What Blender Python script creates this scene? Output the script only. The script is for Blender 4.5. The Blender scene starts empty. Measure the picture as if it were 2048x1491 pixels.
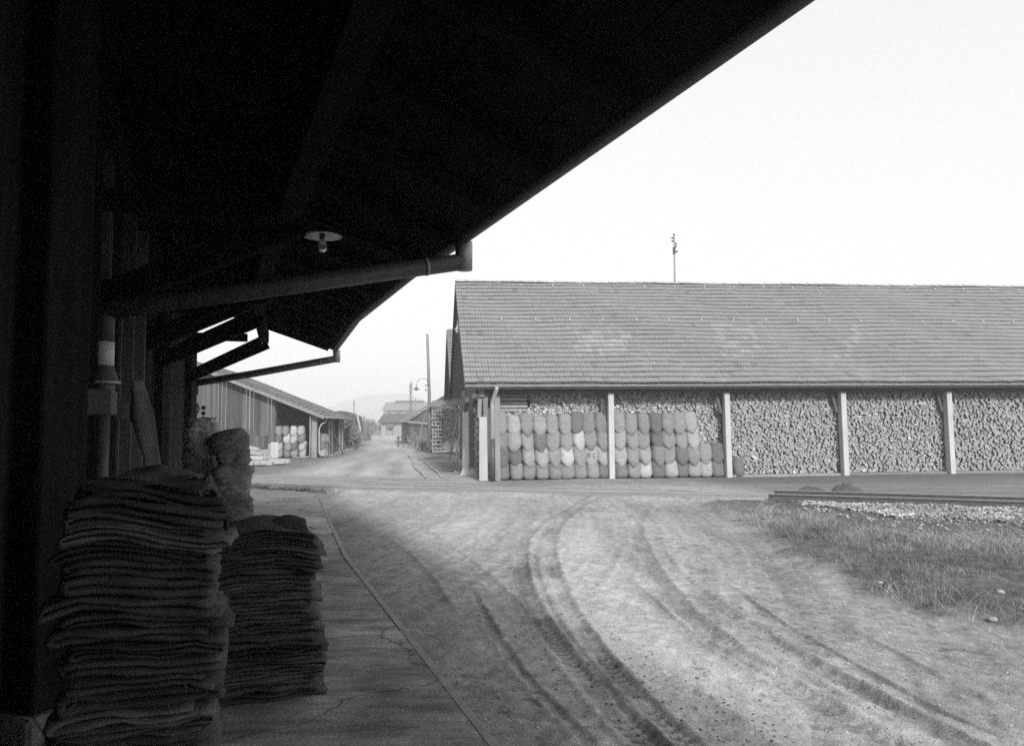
import bpy, math, random
import numpy as np
from mathutils import Vector, Matrix, noise as mnoise

scene = bpy.context.scene
# ------------------------------------------------------------------ camera
EYE = 1.95
PITCH = math.atan(103 / 1480.0)
ROLL = math.radians(0.46)
cam_d = bpy.data.cameras.new('camera')
cam = bpy.data.objects.new('camera', cam_d)
scene.collection.objects.link(cam)
cam_d.sensor_fit = 'HORIZONTAL'
cam_d.sensor_width = 36.0
cam_d.lens = 36.0 * 1480.0 / 2048.0
cam_d.clip_start = 0.05
cam_d.clip_end = 9000.0
_f = Vector((0, math.cos(PITCH), math.sin(PITCH)))
_u0 = Vector((0, -math.sin(PITCH), math.cos(PITCH)))
_r0 = Vector((1, 0, 0))
_r = _r0 * math.cos(ROLL) - _u0 * math.sin(ROLL)
_u = _u0 * math.cos(ROLL) + _r0 * math.sin(ROLL)
cam.matrix_world = Matrix(((_r.x, _u.x, -_f.x, 0), (_r.y, _u.y, -_f.y, 0), (_r.z, _u.z, -_f.z, EYE), (0, 0, 0, 1)))
scene.camera = cam

# ------------------------------------------------------------------ light
SUN_EL = math.radians(30)
SUN_AZ = math.radians(-14)        # heading the light travels towards, from +y, positive to the right
world = bpy.data.worlds.new('World')
scene.world = world
world.use_nodes = True
wn, wl = world.node_tree.nodes, world.node_tree.links
wn.clear()
w_out = wn.new('ShaderNodeOutputWorld')
w_bg = wn.new('ShaderNodeBackground')
w_bw = wn.new('ShaderNodeRGBToBW')
w_sky = wn.new('ShaderNodeTexSky')
w_sky.sky_type = 'NISHITA'
w_sky.sun_disc = False
w_sky.sun_elevation = SUN_EL
w_sky.sun_rotation = math.pi + SUN_AZ
w_sky.air_density = 1.0
w_sky.dust_density = 2.0
w_sky.ozone_density = 1.0
w_bg.inputs['Strength'].default_value = 0.15
wl.new(w_sky.outputs[0], w_bw.inputs[0])
# a thin even cloud veil flattens the clear-sky gradient
w_pow = wn.new('ShaderNodeMath')
w_pow.operation = 'POWER'
w_pow.inputs[1].default_value = 0.22
w_mul = wn.new('ShaderNodeMath')
w_mul.operation = 'MULTIPLY'
w_mul.inputs[1].default_value = 1.68
wl.new(w_bw.outputs[0], w_pow.inputs[0])
wl.new(w_pow.outputs[0], w_mul.inputs[0])
wl.new(w_mul.outputs[0], w_bg.inputs['Color'])
wl.new(w_bg.outputs[0], w_out.inputs['Surface'])
sun_d = bpy.data.lights.new('sun', 'SUN')
sun_d.energy = 1.8
sun_d.angle = math.radians(7)
sun_d.color = (1, 1, 1)
sun = bpy.data.objects.new('sun', sun_d)
scene.collection.objects.link(sun)
_sd = Vector((math.sin(SUN_AZ) * math.cos(SUN_EL), math.cos(SUN_AZ) * math.cos(SUN_EL), -math.sin(SUN_EL)))
sun.rotation_euler = _sd.to_track_quat('-Z', 'Y').to_euler()
vs = scene.view_settings
vs.view_transform = 'Standard'
vs.look = 'None'
vs.gamma = 1.0
vs.exposure = 1.65
vs.use_curve_mapping = False
scene.cycles.max_bounces = 6
scene.cycles.volume_bounces = 1
scene.cycles.use_denoising = False
scene.cycles.sample_clamp_indirect = 3.0

# ------------------------------------------------------------------ helpers
COL = scene.collection
V = Vector


def rnd(seed):
    return random.Random(seed)


class MB:
    """collects shapes, links them as one mesh object"""

    def __init__(self):
        self.v, self.f, self.m = [], [], []

    def add(self, verts, faces, mi=0):
        o = len(self.v)
        self.v += [tuple(p) for p in verts]
        self.f += [tuple(i + o for i in q) for q in faces]
        self.m += [mi] * len(faces)
        return self

    def hexa(self, p, mi=0):
        """8 corners: bottom ring 0-3 (ccw from above), top ring 4-7"""
        return self.add(p, [(3, 2, 1, 0), (4, 5, 6, 7), (0, 1, 5, 4), (1, 2, 6, 5), (2, 3, 7, 6), (3, 0, 4, 7)], mi)

    def box(self, x0, x1, y0, y1, z0, z1, mi=0):
        return self.hexa([(x0, y0, z0), (x1, y0, z0), (x1, y1, z0), (x0, y1, z0),
                          (x0, y0, z1), (x1, y0, z1), (x1, y1, z1), (x0, y1, z1)], mi)

    def beam(self, a, b, w, h, up=(0, 0, 1), mi=0, taper=1.0):
        a, b = V(a), V(b)
        d = (b - a).normalized()
        up = V(up)
        if abs(d.dot(up)) > .98:
            up = V((1, 0, 0))
        s = d.cross(up).normalized()
        t = s.cross(d).normalized()
        p = []
        for c, k in ((a, 1.0), (b, taper)):
            for q, r in ((-1, -1), (1, -1), (1, 1), (-1, 1)):
                p.append(c + s * (q * w / 2 * k) + t * (r * h / 2 * k))
        return self.add(p, [(0, 1, 2, 3), (7, 6, 5, 4), (4, 5, 1, 0), (5, 6, 2, 1), (6, 7, 3, 2), (7, 4, 0, 3)], mi)

    def tube(self, pts, rad, n=10, mi=0, cap=True):
        pts = [V(p) for p in pts]
        rads = rad if isinstance(rad, (list, tuple)) else [rad] * len(pts)
        rings = []
        ref = V((0, 0, 1))
        d0 = (pts[1] - pts[0]).normalized()
        if abs(d0.dot(ref)) > .95:
            ref = V((1, 0, 0))
        s = d0.cross(ref).normalized()
        for i, p in enumerate(pts):
            if i == 0:
                d = (pts[1] - pts[0]).normalized()
            elif i == len(pts) - 1:
                d = (pts[-1] - pts[-2]).normalized()
            else:
                d = ((pts[i + 1] - p).normalized() + (p - pts[i - 1]).normalized()).normalized()
            s = (s - d * s.dot(d)).normalized()
            t = d.cross(s)
            rings.append([p + (s * math.cos(k * 2 * math.pi / n) + t * math.sin(k * 2 * math.pi / n)) * rads[i] for k in range(n)])
        vs_, fs = [], []
        for r_ in rings:
            vs_ += r_
        for i in range(len(pts) - 1):
            for k in range(n):
                fs.append((i * n + k, i * n + (k + 1) % n, (i + 1) * n + (k + 1) % n, (i + 1) * n + k))
        if cap:
            fs.append(tuple(range(n))[::-1])
            fs.append(tuple(range((len(pts) - 1) * n, len(pts) * n)))
        return self.add(vs_, fs, mi)

    def lathe(self, c, prof, n=16, mi=0, ax=None):
        """prof: list of (radius, z) ; closed at the ends where radius is 0"""
        vs_, fs = [], []
        c = V(c)
        for r_, z in prof:
            for k in range(n):
                a = k * 2 * math.pi / n
                vs_.append(c + V((math.cos(a) * r_, math.sin(a) * r_, z)))
        for i in range(len(prof) - 1):
            for k in range(n):
                fs.append((i * n + k, i * n + (k + 1) % n, (i + 1) * n + (k + 1) % n, (i + 1) * n + k))
        return self.add(vs_, fs, mi)

    def mesh(self, name, mats, smooth=False):
        me = bpy.data.meshes.new(name)
        me.from_pydata(self.v, [], self.f)
        for m in (mats if isinstance(mats, (list, tuple)) else [mats]):
            me.materials.append(m)
        if any(self.m):
            me.polygons.foreach_set('material_index', self.m)
        if smooth:
            me.polygons.foreach_set('use_smooth', [True] * len(me.polygons))
        me.update()
        return me

    def build(self, name, mats, parent=None, smooth=False, bevel=0):
        o = link(name, self.mesh(name, mats, smooth), parent)
        if bevel:
            b = o.modifiers.new('bevel', 'BEVEL')
            b.width = bevel
            b.segments = 1
            b.limit_method = 'ANGLE'
        return o


WM = {}


def link(name, me, parent=None, mw=None):
    o = bpy.data.objects.new(name, me)
    COL.objects.link(o)
    if mw is not None:
        o.matrix_basis = mw
        WM[o.name] = mw.copy()
    if parent is not None:
        o.parent = parent
        if parent.name in WM:
            o.matrix_parent_inverse = WM[parent.name].inverted()
    return o


def thing(name, label, cat, loc, group=None):
    o = bpy.data.objects.new(name, None)
    COL.objects.link(o)
    o.location = loc
    o.empty_display_size = 0.2
    WM[o.name] = Matrix.Translation(V(loc))
    return tag(o, label, cat, group)


def tag(o, label=None, cat=None, group=None, kind=None):
    if label:
        o['label'] = label
    if cat:
        o['category'] = cat
    if group:
        o['group'] = group
    if kind:
        o['kind'] = kind
    return o


def np_mesh(name, verts, faces, mat, smooth=False, attr=None):
    """verts (n,3) array, faces (m,k) array"""
    me = bpy.data.meshes.new(name)
    verts = np.asarray(verts, np.float32)
    faces = np.asarray(faces, np.int32)
    k = faces.shape[1]
    me.vertices.add(len(verts))
    me.vertices.foreach_set('co', verts.ravel())
    me.loops.add(faces.size)
    me.loops.foreach_set('vertex_index', faces.ravel())
    me.polygons.add(len(faces))
    me.polygons.foreach_set('loop_start', np.arange(0, faces.size, k, dtype=np.int32))
    if smooth:
        me.polygons.foreach_set('use_smooth', np.ones(len(faces), bool))
    if mat is not None:
        me.materials.append(mat)
    if attr:
        for nm, val in attr.items():
            a = me.attributes.new(nm, 'FLOAT', 'POINT')
            a.data.foreach_set('value', np.asarray(val, np.float32))
    me.update(calc_edges=True)
    me.validate()
    return me


# numpy noise ------------------------------------------------------
def _h(ix, iy, s):
    with np.errstate(over='ignore'):
        n = (ix.astype(np.int64) * 374761393 + iy.astype(np.int64) * 668265263 + s * 974634777) & 0x7fffffff
        n = ((n ^ (n >> 13)) * 1274126177) & 0x7fffffff
        n = n ^ (n >> 16)
    return (n & 0xffff) / 65535.0


def vn(x, y, s=0):
    ix, iy = np.floor(x), np.floor(y)
    fx, fy = x - ix, y - iy
    fx = fx * fx * (3 - 2 * fx)
    fy = fy * fy * (3 - 2 * fy)
    a, b = _h(ix, iy, s), _h(ix + 1, iy, s)
    c, d = _h(ix, iy + 1, s), _h(ix + 1, iy + 1, s)
    return (a * (1 - fx) + b * fx) * (1 - fy) + (c * (1 - fx) + d * fx) * fy


def fbm(x, y, s=0, o=4, g=.5):
    r_, a, t = 0, 1.0, 0
    for i in range(o):
        r_ = r_ + a * vn(x, y, s + i * 17)
        t += a
        a *= g
        x, y = x * 2.03 + 11.3, y * 2.03 + 5.7
    return r_ / t


def sst(e0, e1, x):
    t = np.clip((x - e0) / (e1 - e0), 0, 1)
    return t * t * (3 - 2 * t)


# ------------------------------------------------------------------ materials
def mat(name, val, rough=.85, var=.35, scale=(4, 4, 4), detail=5, bump=.3, bscale=None, bdist=.01,
        rand=0.0, attr=None, coords='pos', metal=0.0, spec=.3, extra=None):
    m = bpy.data.materials.new(name)
    m.use_nodes = True
    nt = m.node_tree
    N, L = nt.nodes, nt.links
    bs = N['Principled BSDF']
    bs.inputs['Roughness'].default_value = rough
    bs.inputs['Metallic'].default_value = metal
    bs.inputs['Specular IOR Level'].default_value = spec
    if coords == 'pos':
        src = N.new('ShaderNodeNewGeometry').outputs['Position']
    else:
        src = N.new('ShaderNodeTexCoord').outputs['Object']
    mp = N.new('ShaderNodeMapping')
    mp.inputs['Scale'].default_value = scale
    L.new(src, mp.inputs['Vector'])
    nz = N.new('ShaderNodeTexNoise')
    nz.inputs['Scale'].default_value = 1.0
    nz.inputs['Detail'].default_value = detail
    nz.inputs['Roughness'].default_value = .62
    L.new(mp.outputs[0], nz.inputs['Vector'])
    mr = N.new('ShaderNodeMapRange')
    mr.inputs['From Min'].default_value = .25
    mr.inputs['From Max'].default_value = .75
    mr.inputs['To Min'].default_value = 1 - var
    mr.inputs['To Max'].default_value = 1 + var
    L.new(nz.outputs['Fac'], mr.inputs['Value'])
    out = mr.outputs[0]

    def mul(a, b):
        k = N.new('ShaderNodeMath')
        k.operation = 'MULTIPLY'
        L.new(a, k.inputs[0])
        if isinstance(b, (int, float)):
            k.inputs[1].default_value = b
        else:
            L.new(b, k.inputs[1])
        return k.outputs[0]
    out = mul(out, val)
    if rand:
        oi = N.new('ShaderNodeObjectInfo')
        r2 = N.new('ShaderNodeMapRange')
        r2.inputs['To Min'].default_value = 1 - rand
        r2.inputs['To Max'].default_value = 1 + rand
        L.new(oi.outputs['Random'], r2.inputs['Value'])
        out = mul(out, r2.outputs[0])
    if attr:
        at = N.new('ShaderNodeAttribute')
        at.attribute_name = attr
        out = mul(out, at.outputs['Fac'])
    if extra:
        out = extra(N, L, out, src, mul)
    cc = N.new('ShaderNodeCombineColor')
    for i in range(3):
        L.new(out, cc.inputs[i])
    L.new(cc.outputs[0], bs.inputs['Base Color'])
    if bump:
        n2 = N.new('ShaderNodeTexNoise')
        n2.inputs['Scale'].default_value = 1.0
        n2.inputs['Detail'].default_value = 4
        m2 = N.new('ShaderNodeMapping')
        m2.inputs['Scale'].default_value = bscale or tuple(4 * s for s in scale)
        L.new(src, m2.inputs['Vector'])
        L.new(m2.outputs[0], n2.inputs['Vector'])
        bp = N.new('ShaderNodeBump')
        bp.inputs['Strength'].default_value = bump
        bp.inputs['Distance'].default_value = bdist
        L.new(n2.outputs['Fac'], bp.inputs['Height'])
        L.new(bp.outputs[0], bs.inputs['Normal'])
    return m


def weave(sc, amt):
    """woven jute: crossed fine threads that modulate the colour slightly"""
    def ex(N, L, out, src, mul):
        for ax in ('X', 'Z'):
            w = N.new('ShaderNodeTexWave')
            w.bands_direction = ax
            w.inputs['Scale'].default_value = sc
            w.inputs['Distortion'].default_value = 2.0
            w.inputs['Detail'].default_value = 1.0
            L.new(src, w.inputs['Vector'])
            r_ = N.new('ShaderNodeMapRange')
            r_.inputs['To Min'].default_value = 1 - amt
            r_.inputs['To Max'].default_value = 1 + amt
            L.new(w.outputs['Fac'], r_.inputs['Value'])
            out = mul(out, r_.outputs[0])
        return out
    return ex


M = {}
def grit(N, L, out, src, mul):
    """fine grit: two more scales of speckle"""
    for sc, am, lo, hi in ((70, .30, .3, .7), (260, .25, .3, .7)):
        z = N.new('ShaderNodeTexNoise')
        z.inputs['Scale'].default_value = sc
        z.inputs['Detail'].default_value = 3
        L.new(src, z.inputs['Vector'])
        r_ = N.new('ShaderNodeMapRange')
        r_.inputs['From Min'].default_value = lo
        r_.inputs['From Max'].default_value = hi
        r_.inputs['To Min'].default_value = 1 - am
        r_.inputs['To Max'].default_value = 1 + am
        L.new(z.outputs['Fac'], r_.inputs['Value'])
        out = mul(out, r_.outputs[0])
    return out


def worn(N, L, out, src, mul):
    """trodden concrete: cross streaks, stains and a few cracks"""
    out = grit(N, L, out, src, mul)
    for sc, am, lo, hi in (((1.2, 6.0, 1), .38, .3, .7), ((5, 16, 1), .30, .32, .68), ((.5, .5, 1), .35, .35, .65)):
        m_ = N.new('ShaderNodeMapping')
        m_.inputs['Scale'].default_value = sc
        m_.inputs['Rotation'].default_value = (0, 0, .35)
        L.new(src, m_.inputs['Vector'])
        z = N.new('ShaderNodeTexNoise')
        z.inputs['Scale'].default_value = 1.0
        z.inputs['Detail'].default_value = 6
        z.inputs['Roughness'].default_value = .65
        L.new(m_.outputs[0], z.inputs['Vector'])
        r_ = N.new('ShaderNodeMapRange')
        r_.inputs['From Min'].default_value = lo
        r_.inputs['From Max'].default_value = hi
        r_.inputs['To Min'].default_value = 1 - am
        r_.inputs['To Max'].default_value = 1 + am
        L.new(z.outputs['Fac'], r_.inputs['Value'])
        out = mul(out, r_.outputs[0])
    d_ = N.new('ShaderNodeTexNoise')
    d_.inputs['Scale'].default_value = 2.5
    d_.inputs['Detail'].default_value = 4
    L.new(src, d_.inputs['Vector'])
    a_ = N.new('ShaderNodeVectorMath')
    a_.operation = 'MULTIPLY_ADD'
    a_.inputs[1].default_value = (.55, .55, 0)
    L.new(d_.outputs['Color'], a_.inputs[0])
    L.new(src, a_.inputs[2])
    v_ = N.new('ShaderNodeTexVoronoi')
    v_.feature = 'DISTANCE_TO_EDGE'
    v_.inputs['Scale'].default_value = .62
    L.new(a_.outputs[0], v_.inputs['Vector'])
    r_ = N.new('ShaderNodeMapRange')
    r_.inputs['From Min'].default_value = .0
    r_.inputs['From Max'].default_value = .010
    r_.inputs['To Min'].default_value = .35
    r_.inputs['To Max'].default_value = 1.0
    L.new(v_.outputs['Distance'], r_.inputs['Value'])
    return mul(out, r_.outputs[0])


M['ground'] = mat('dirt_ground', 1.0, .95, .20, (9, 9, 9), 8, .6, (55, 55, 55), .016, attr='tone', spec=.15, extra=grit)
M['far_ground'] = mat('field_ground', .17, .95, .35, (.05, .05, .05), 6, 0)
M['grass'] = mat('dry_grass', 1.0, .8, .25, (3, 3, 3), 3, 0, attr='tone', spec=.2)
M['concrete'] = mat('old_concrete', .25, .85, .5, (1.6, 1.1, 1), 9, .6, (40, 40, 40), .008, spec=.1, extra=worn)
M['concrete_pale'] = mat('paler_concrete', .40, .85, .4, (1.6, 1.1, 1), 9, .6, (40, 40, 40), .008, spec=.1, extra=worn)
M['kerb'] = mat('edge_strip', .26, .7, .3, (6, 6, 6), 5, .3)
M['limewash'] = mat('limewash', .38, .8, .14, (3, 3, 1.2), 7, .4, (25, 25, 25), .006)
M['plaster'] = mat('whitewash', .44, .8, .16, (3, 3, 1.2), 7, .4, (25, 25, 25), .006)
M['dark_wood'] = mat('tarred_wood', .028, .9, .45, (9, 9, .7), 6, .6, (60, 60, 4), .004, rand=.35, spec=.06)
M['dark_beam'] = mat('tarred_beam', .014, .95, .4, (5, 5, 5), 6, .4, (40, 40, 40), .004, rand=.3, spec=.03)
M['panel_wood'] = mat('bare_board', .15, .75, .3, (12, 12, .6), 6, .4, (60, 60, 4), .004, rand=.15)
M['plank'] = mat('weathered_plank', .088, .85, .35, (7, 7, .5), 7, .5, (50, 50, 3), .006, rand=.35)
M['plank_dark'] = mat('dark_plank', .10, .85, .35, (7, 7, .5), 7, .5, (50, 50, 3), .006, rand=.3)
M['timber'] = mat('old_timber', .22, .85, .3, (8, 8, 1), 6, .5, (40, 40, 5), .006, rand=.2)
M['pale_timber'] = mat('pale_timber', .35, .8, .2, (8, 8, 1), 6, .4, (40, 40, 5), .005, rand=.15)
M['tile'] = mat('roof_tile', .215, .8, .07, (2.2, 2.2, 2.2), 7, .3, (30, 30, 30), .006, attr='tone')
M['tile_far'] = mat('roof_tile_old', .27, .85, .25, (1.5, 1.5, 1.5), 7, .3, (30, 30, 30), .006, attr='tone')
M['metal'] = mat('zinc_sheet', .34, .55, .25, (5, 5, 2), 5, .15, metal=.3)
M['metal_dark'] = mat('dark_iron', .07, .6, .3, (8, 8, 8), 5, .2, metal=.2)
M['pipe_dark'] = mat('painted_pipe', .085, .55, .25, (6, 6, 3), 5, .15, metal=.2)
M['pipe_white'] = mat('white_band', .62, .6, .2, (10, 10, 3), 5, .2)
M['rail_top'] = mat('rail_steel', .45, .45, .2, (6, 6, 6), 4, .1, metal=.5)
M['rust'] = mat('rusty_steel', .085, .8, .35, (8, 8, 8), 5, .3)
M['log_end'] = mat('split_log_end', .38, .85, .28, (14, 14, 14), 5, .5, (70, 70, 70), .006, rand=.2, attr='tone')
M['bark'] = mat('log_bark', .10, .9, .4, (12, 12, 12), 6, .6, (50, 50, 50), .01)
M['log_side'] = mat('split_log_side', .28, .85, .25, (10, 10, 10), 5, .5, (60, 60, 60), .006, rand=.2)
M['sack'] = {}
for k_, v_ in dict(d=.145, m=.22, l=.29, w=.36).items():
    M['sack'][k_] = mat('jute_sack_' + dict(d='dark', m='brown', l='pale', w='white')[k_], v_, .9, .22, (5, 5, 16), 6, 1.0, (9, 9, 55), .03, rand=.16)
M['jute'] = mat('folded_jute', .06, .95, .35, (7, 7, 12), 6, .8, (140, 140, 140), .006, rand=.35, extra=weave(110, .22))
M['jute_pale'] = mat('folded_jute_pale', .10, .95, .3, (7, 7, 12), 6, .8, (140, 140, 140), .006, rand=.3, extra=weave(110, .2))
M['jute_full'] = mat('filled_jute', .19, .95, .35, (5, 5, 6), 6, .8, (60, 60, 60), .01, rand=.15, extra=weave(60, .18))
M['jute_full_dark'] = mat('filled_jute_dark', .13, .95, .35, (5, 5, 6), 6, .8, (60, 60, 60), .01, rand=.15, extra=weave(60, .18))
M['jute_full_pale'] = mat('filled_jute_pale', .45, .95, .3, (5, 5, 6), 6, .8, (60, 60, 60), .01, rand=.1, extra=weave(60, .18))
M['stone'] = mat('pale_stone', .42, .9, .3, (12, 12, 12), 6, .5, attr='tone')
M['stone_one'] = mat('loose_stone', .34, .9, .25, (12, 12, 12), 6, .5)
M['soil'] = mat('heap_soil', .075, .95, .4, (8, 8, 8), 7, .9, (35, 35, 35), .02)
M['enamel'] = mat('enamel_shade', .42, .4, .2, (8, 8, 8), 4, .1, spec=.5)
M['enamel_far'] = mat('lamp_shade_iron', .12, .5, .2, (8, 8, 8), 4, .1)
M['socket'] = mat('black_socket', .03, .5, .2, (8, 8, 8), 3, 0)
M['hill'] = mat('wooded_hill', .12, .95, .4, (.02, .02, .02), 6, 0)
M['house_wall'] = mat('house_wall', .26, .9, .15, (.6, .6, .6), 4, 0)
M['house_roof'] = mat('house_roof', .20, .9, .15, (.6, .6, .6), 4, 0)
M['window_dark'] = mat('window_dark', .06, .3, .1, (1, 1, 1), 2, 0)
M['hedge'] = mat('far_bush', .20, .95, .4, (1.2, 1.2, 1.2), 6, 0)
M['wire'] = mat('wire', .1, .6, .1, (1, 1, 1), 2, 0)
M['print'] = mat('sack_print', .175, .9, .1, (8, 8, 8), 3, 0)
bulb = bpy.data.materials.new('clear_glass')
bulb.use_nodes = True
_b = bulb.node_tree.nodes['Principled BSDF']
_b.inputs['Base Color'].default_value = (.8, .8, .8, 1)
_b.inputs['Roughness'].default_value = .12
_b.inputs['Transmission Weight'].default_value = .75
_b.inputs['IOR'].default_value = 1.3
M['glass'] = bulb

# ------------------------------------------------------------------ ground
PLAT_H = 0.40
EDGE = [(3.6, -6.6), (-0.07, 3.70), (-0.78, 5.66), (-1.99, 9.01), (-3.22, 13.02), (-4.18, 16.18)]
CROSS_NEAR = [(-13.0, 26.2), (-8.6, 24.2), (-5.6, 22.2), (-0.36, 20.45), (6.5, 18.3)]
CROSS_FAR = [(-13.0, 31.0), (-10.5, 29.6), (-2.3, 26.3), (1.6, 22.9), (6.9, 19.75)]
GRASS_EDGE = [(4.9, 18.6), (4.94, 18.1), (4.54, 15.0), (4.15, 12.45), (4.06, 11.04), (4.03, 9.59), (3.9, 8.74), (4.0, 7.81), (4.25, 7.41), (4.3, 6.98), (4.34, 6.44), (4.5, 5.0), (4.8, 2.0)]

TRACKS = [
    # points, half width, depth, tread amount, darkness
    ([(2.5, 21.0), (1.8, 19.39), (1.13, 17.16), (.47, 14.5), (.17, 12.55), (.10, 10.81), (.11, 9.75), (.15, 8.63), (.23, 7.73), (.37, 6.77), (.49, 6.03), (.65, 5.29), (.84, 4.4), (1.1, 3.2)], .11, .022, 1.0, .62),
    ([(2.8, 21.0), (2.10, 19.37), (1.50, 17.45), (.86, 14.48), (.60, 12.12), (.54, 10.42), (.55, 8.87), (.60, 7.53), (.69, 6.69), (.79, 5.9), (.91, 5.19), (1.06, 4.5), (1.3, 3.2)], .10, .018, 1.0, .55),
    ([(1.75, 18.0), (1.28, 16.2), (.66, 13.9), (.36, 12.0), (.30, 10.5), (.33, 9.0), (.40, 7.7), (.55, 6.5), (.75, 5.3), (1.0, 4.0)], .045, .012, .2, .35),
    ([(3.5, 19.0), (2.83, 16.37), (2.2, 13.41), (2.0, 11.57), (1.85, 9.84), (1.78, 8.33), (1.8, 7.3), (1.9, 6.37), (2.06, 5.5), (2.3, 4.5), (2.6, 3.3)], .12, .016, .5, .42),
    ([(1.39, 9.86), (1.49, 8.58), (1.58, 7.4), (1.69, 6.89), (1.86, 6.24), (2.1, 5.2)], .05, .010, .2, .3),
    ([(-.6, 9.5), (-.35, 8.0), (-.18, 7.02), (.01, 6.16), (.18, 5.49), (.36, 4.95), (.55, 4.2)], .05, .014, .1, .28),
    ([(2.55, 9.5), (2.6, 7.66), (2.68, 6.63), (2.74, 5.97), (2.85, 5.15), (3.05, 4.5), (3.3, 3.6)], .03, .012, .0, .36),
    ([(2.2, 8.2), (2.3, 7.0), (2.4, 6.0), (2.55, 5.2), (2.75, 4.4), (3.0, 3.6)], .12, .014, .9, .28),
    ([(3.15, 7.5), (3.2, 6.47), (3.24, 5.62), (3.4, 4.7)], .04, .012, 0, .35),
    ([(1.0, 6.4), (1.12, 5.8), (1.28, 5.18), (1.42, 4.62), (1.6, 3.9)], .14, .014, 1.6, .22),
    ([(2.5, 13.5), (2.15, 10.35), (2.18, 8.31), (2.33, 6.64), (2.51, 5.54), (2.71, 4.75), (3.0, 3.7)], .09, .012, .7, .22),
    ([(-2.0, 15.0), (-1.2, 12.5), (-.6, 10.5), (-.1, 8.5), (.3, 6.8)], .10, .012, .2, .25),
    ([(-2.6, 14.0), (-1.7, 11.5), (-1.1, 9.5), (-.6, 7.5)], .09, .010, .2, .25),
]


def pl_dist(X, Y, pts):
    """signed lateral distance (+ right of travel), arc length"""
    best = np.full(X.shape, 1e9)
    lat = np.zeros(X.shape)
    arc = np.zeros(X.shape)
    s0 = 0.0
    for (ax, ay), (bx, by) in zip(pts[:-1], pts[1:]):
        dx, dy = bx - ax, by - ay
        ln = math.hypot(dx, dy)
        t = np.clip(((X - ax) * dx + (Y - ay) * dy) / ln ** 2, 0, 1)
        qx, qy = X - ax - t * dx, Y - ay - t * dy
        d = np.hypot(qx, qy)
        sg = np.sign(qx * dy - qy * dx)
        k = d < best
        best = np.where(k, d, best)
        lat = np.where(k, d * sg, lat)
        arc = np.where(k, s0 + t * ln, arc)
        s0 += ln
    return best, lat, arc


def smooth_line(pts, n=6):
    P = [V((p[0], p[1])) for p in pts]
    out = []
    for i in range(len(P) - 1):
        a, b, c, d = P[max(i - 1, 0)], P[i], P[i + 1], P[min(i + 2, len(P) - 1)]
        for k in range(n):
            t = k / n
            out.append(tuple(.5 * ((2 * b) + (c - a) * t + (2 * a - 5 * b + 4 * c - d) * t * t + (3 * b - a - 3 * c + d) * t ** 3)))
    out.append(tuple(P[-1]))
    return out


def interp_y(line, X):
    xs = np.array([p[0] for p in line])
    ys = np.array([p[1] for p in line])
    return np.interp(X, xs, ys)


def grass_mask(X, Y):
    g = GRASS_EDGE[::-1]
    ex = np.interp(Y, [p[1] for p in g], [p[0] for p in g])
    wob = (fbm(X * .9, Y * .9, 7) - .5) * 1.0 + (fbm(X * 4, Y * 4, 8) - .5) * .5
    m = sst(-.25, .55, X - ex + wob)
    # the near rail bounds it behind
    yr = 18.4 - (X - 6.2) * .48 - 1.0
    return m * sst(0, .5, yr + .9 - Y + wob * .5)


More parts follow.
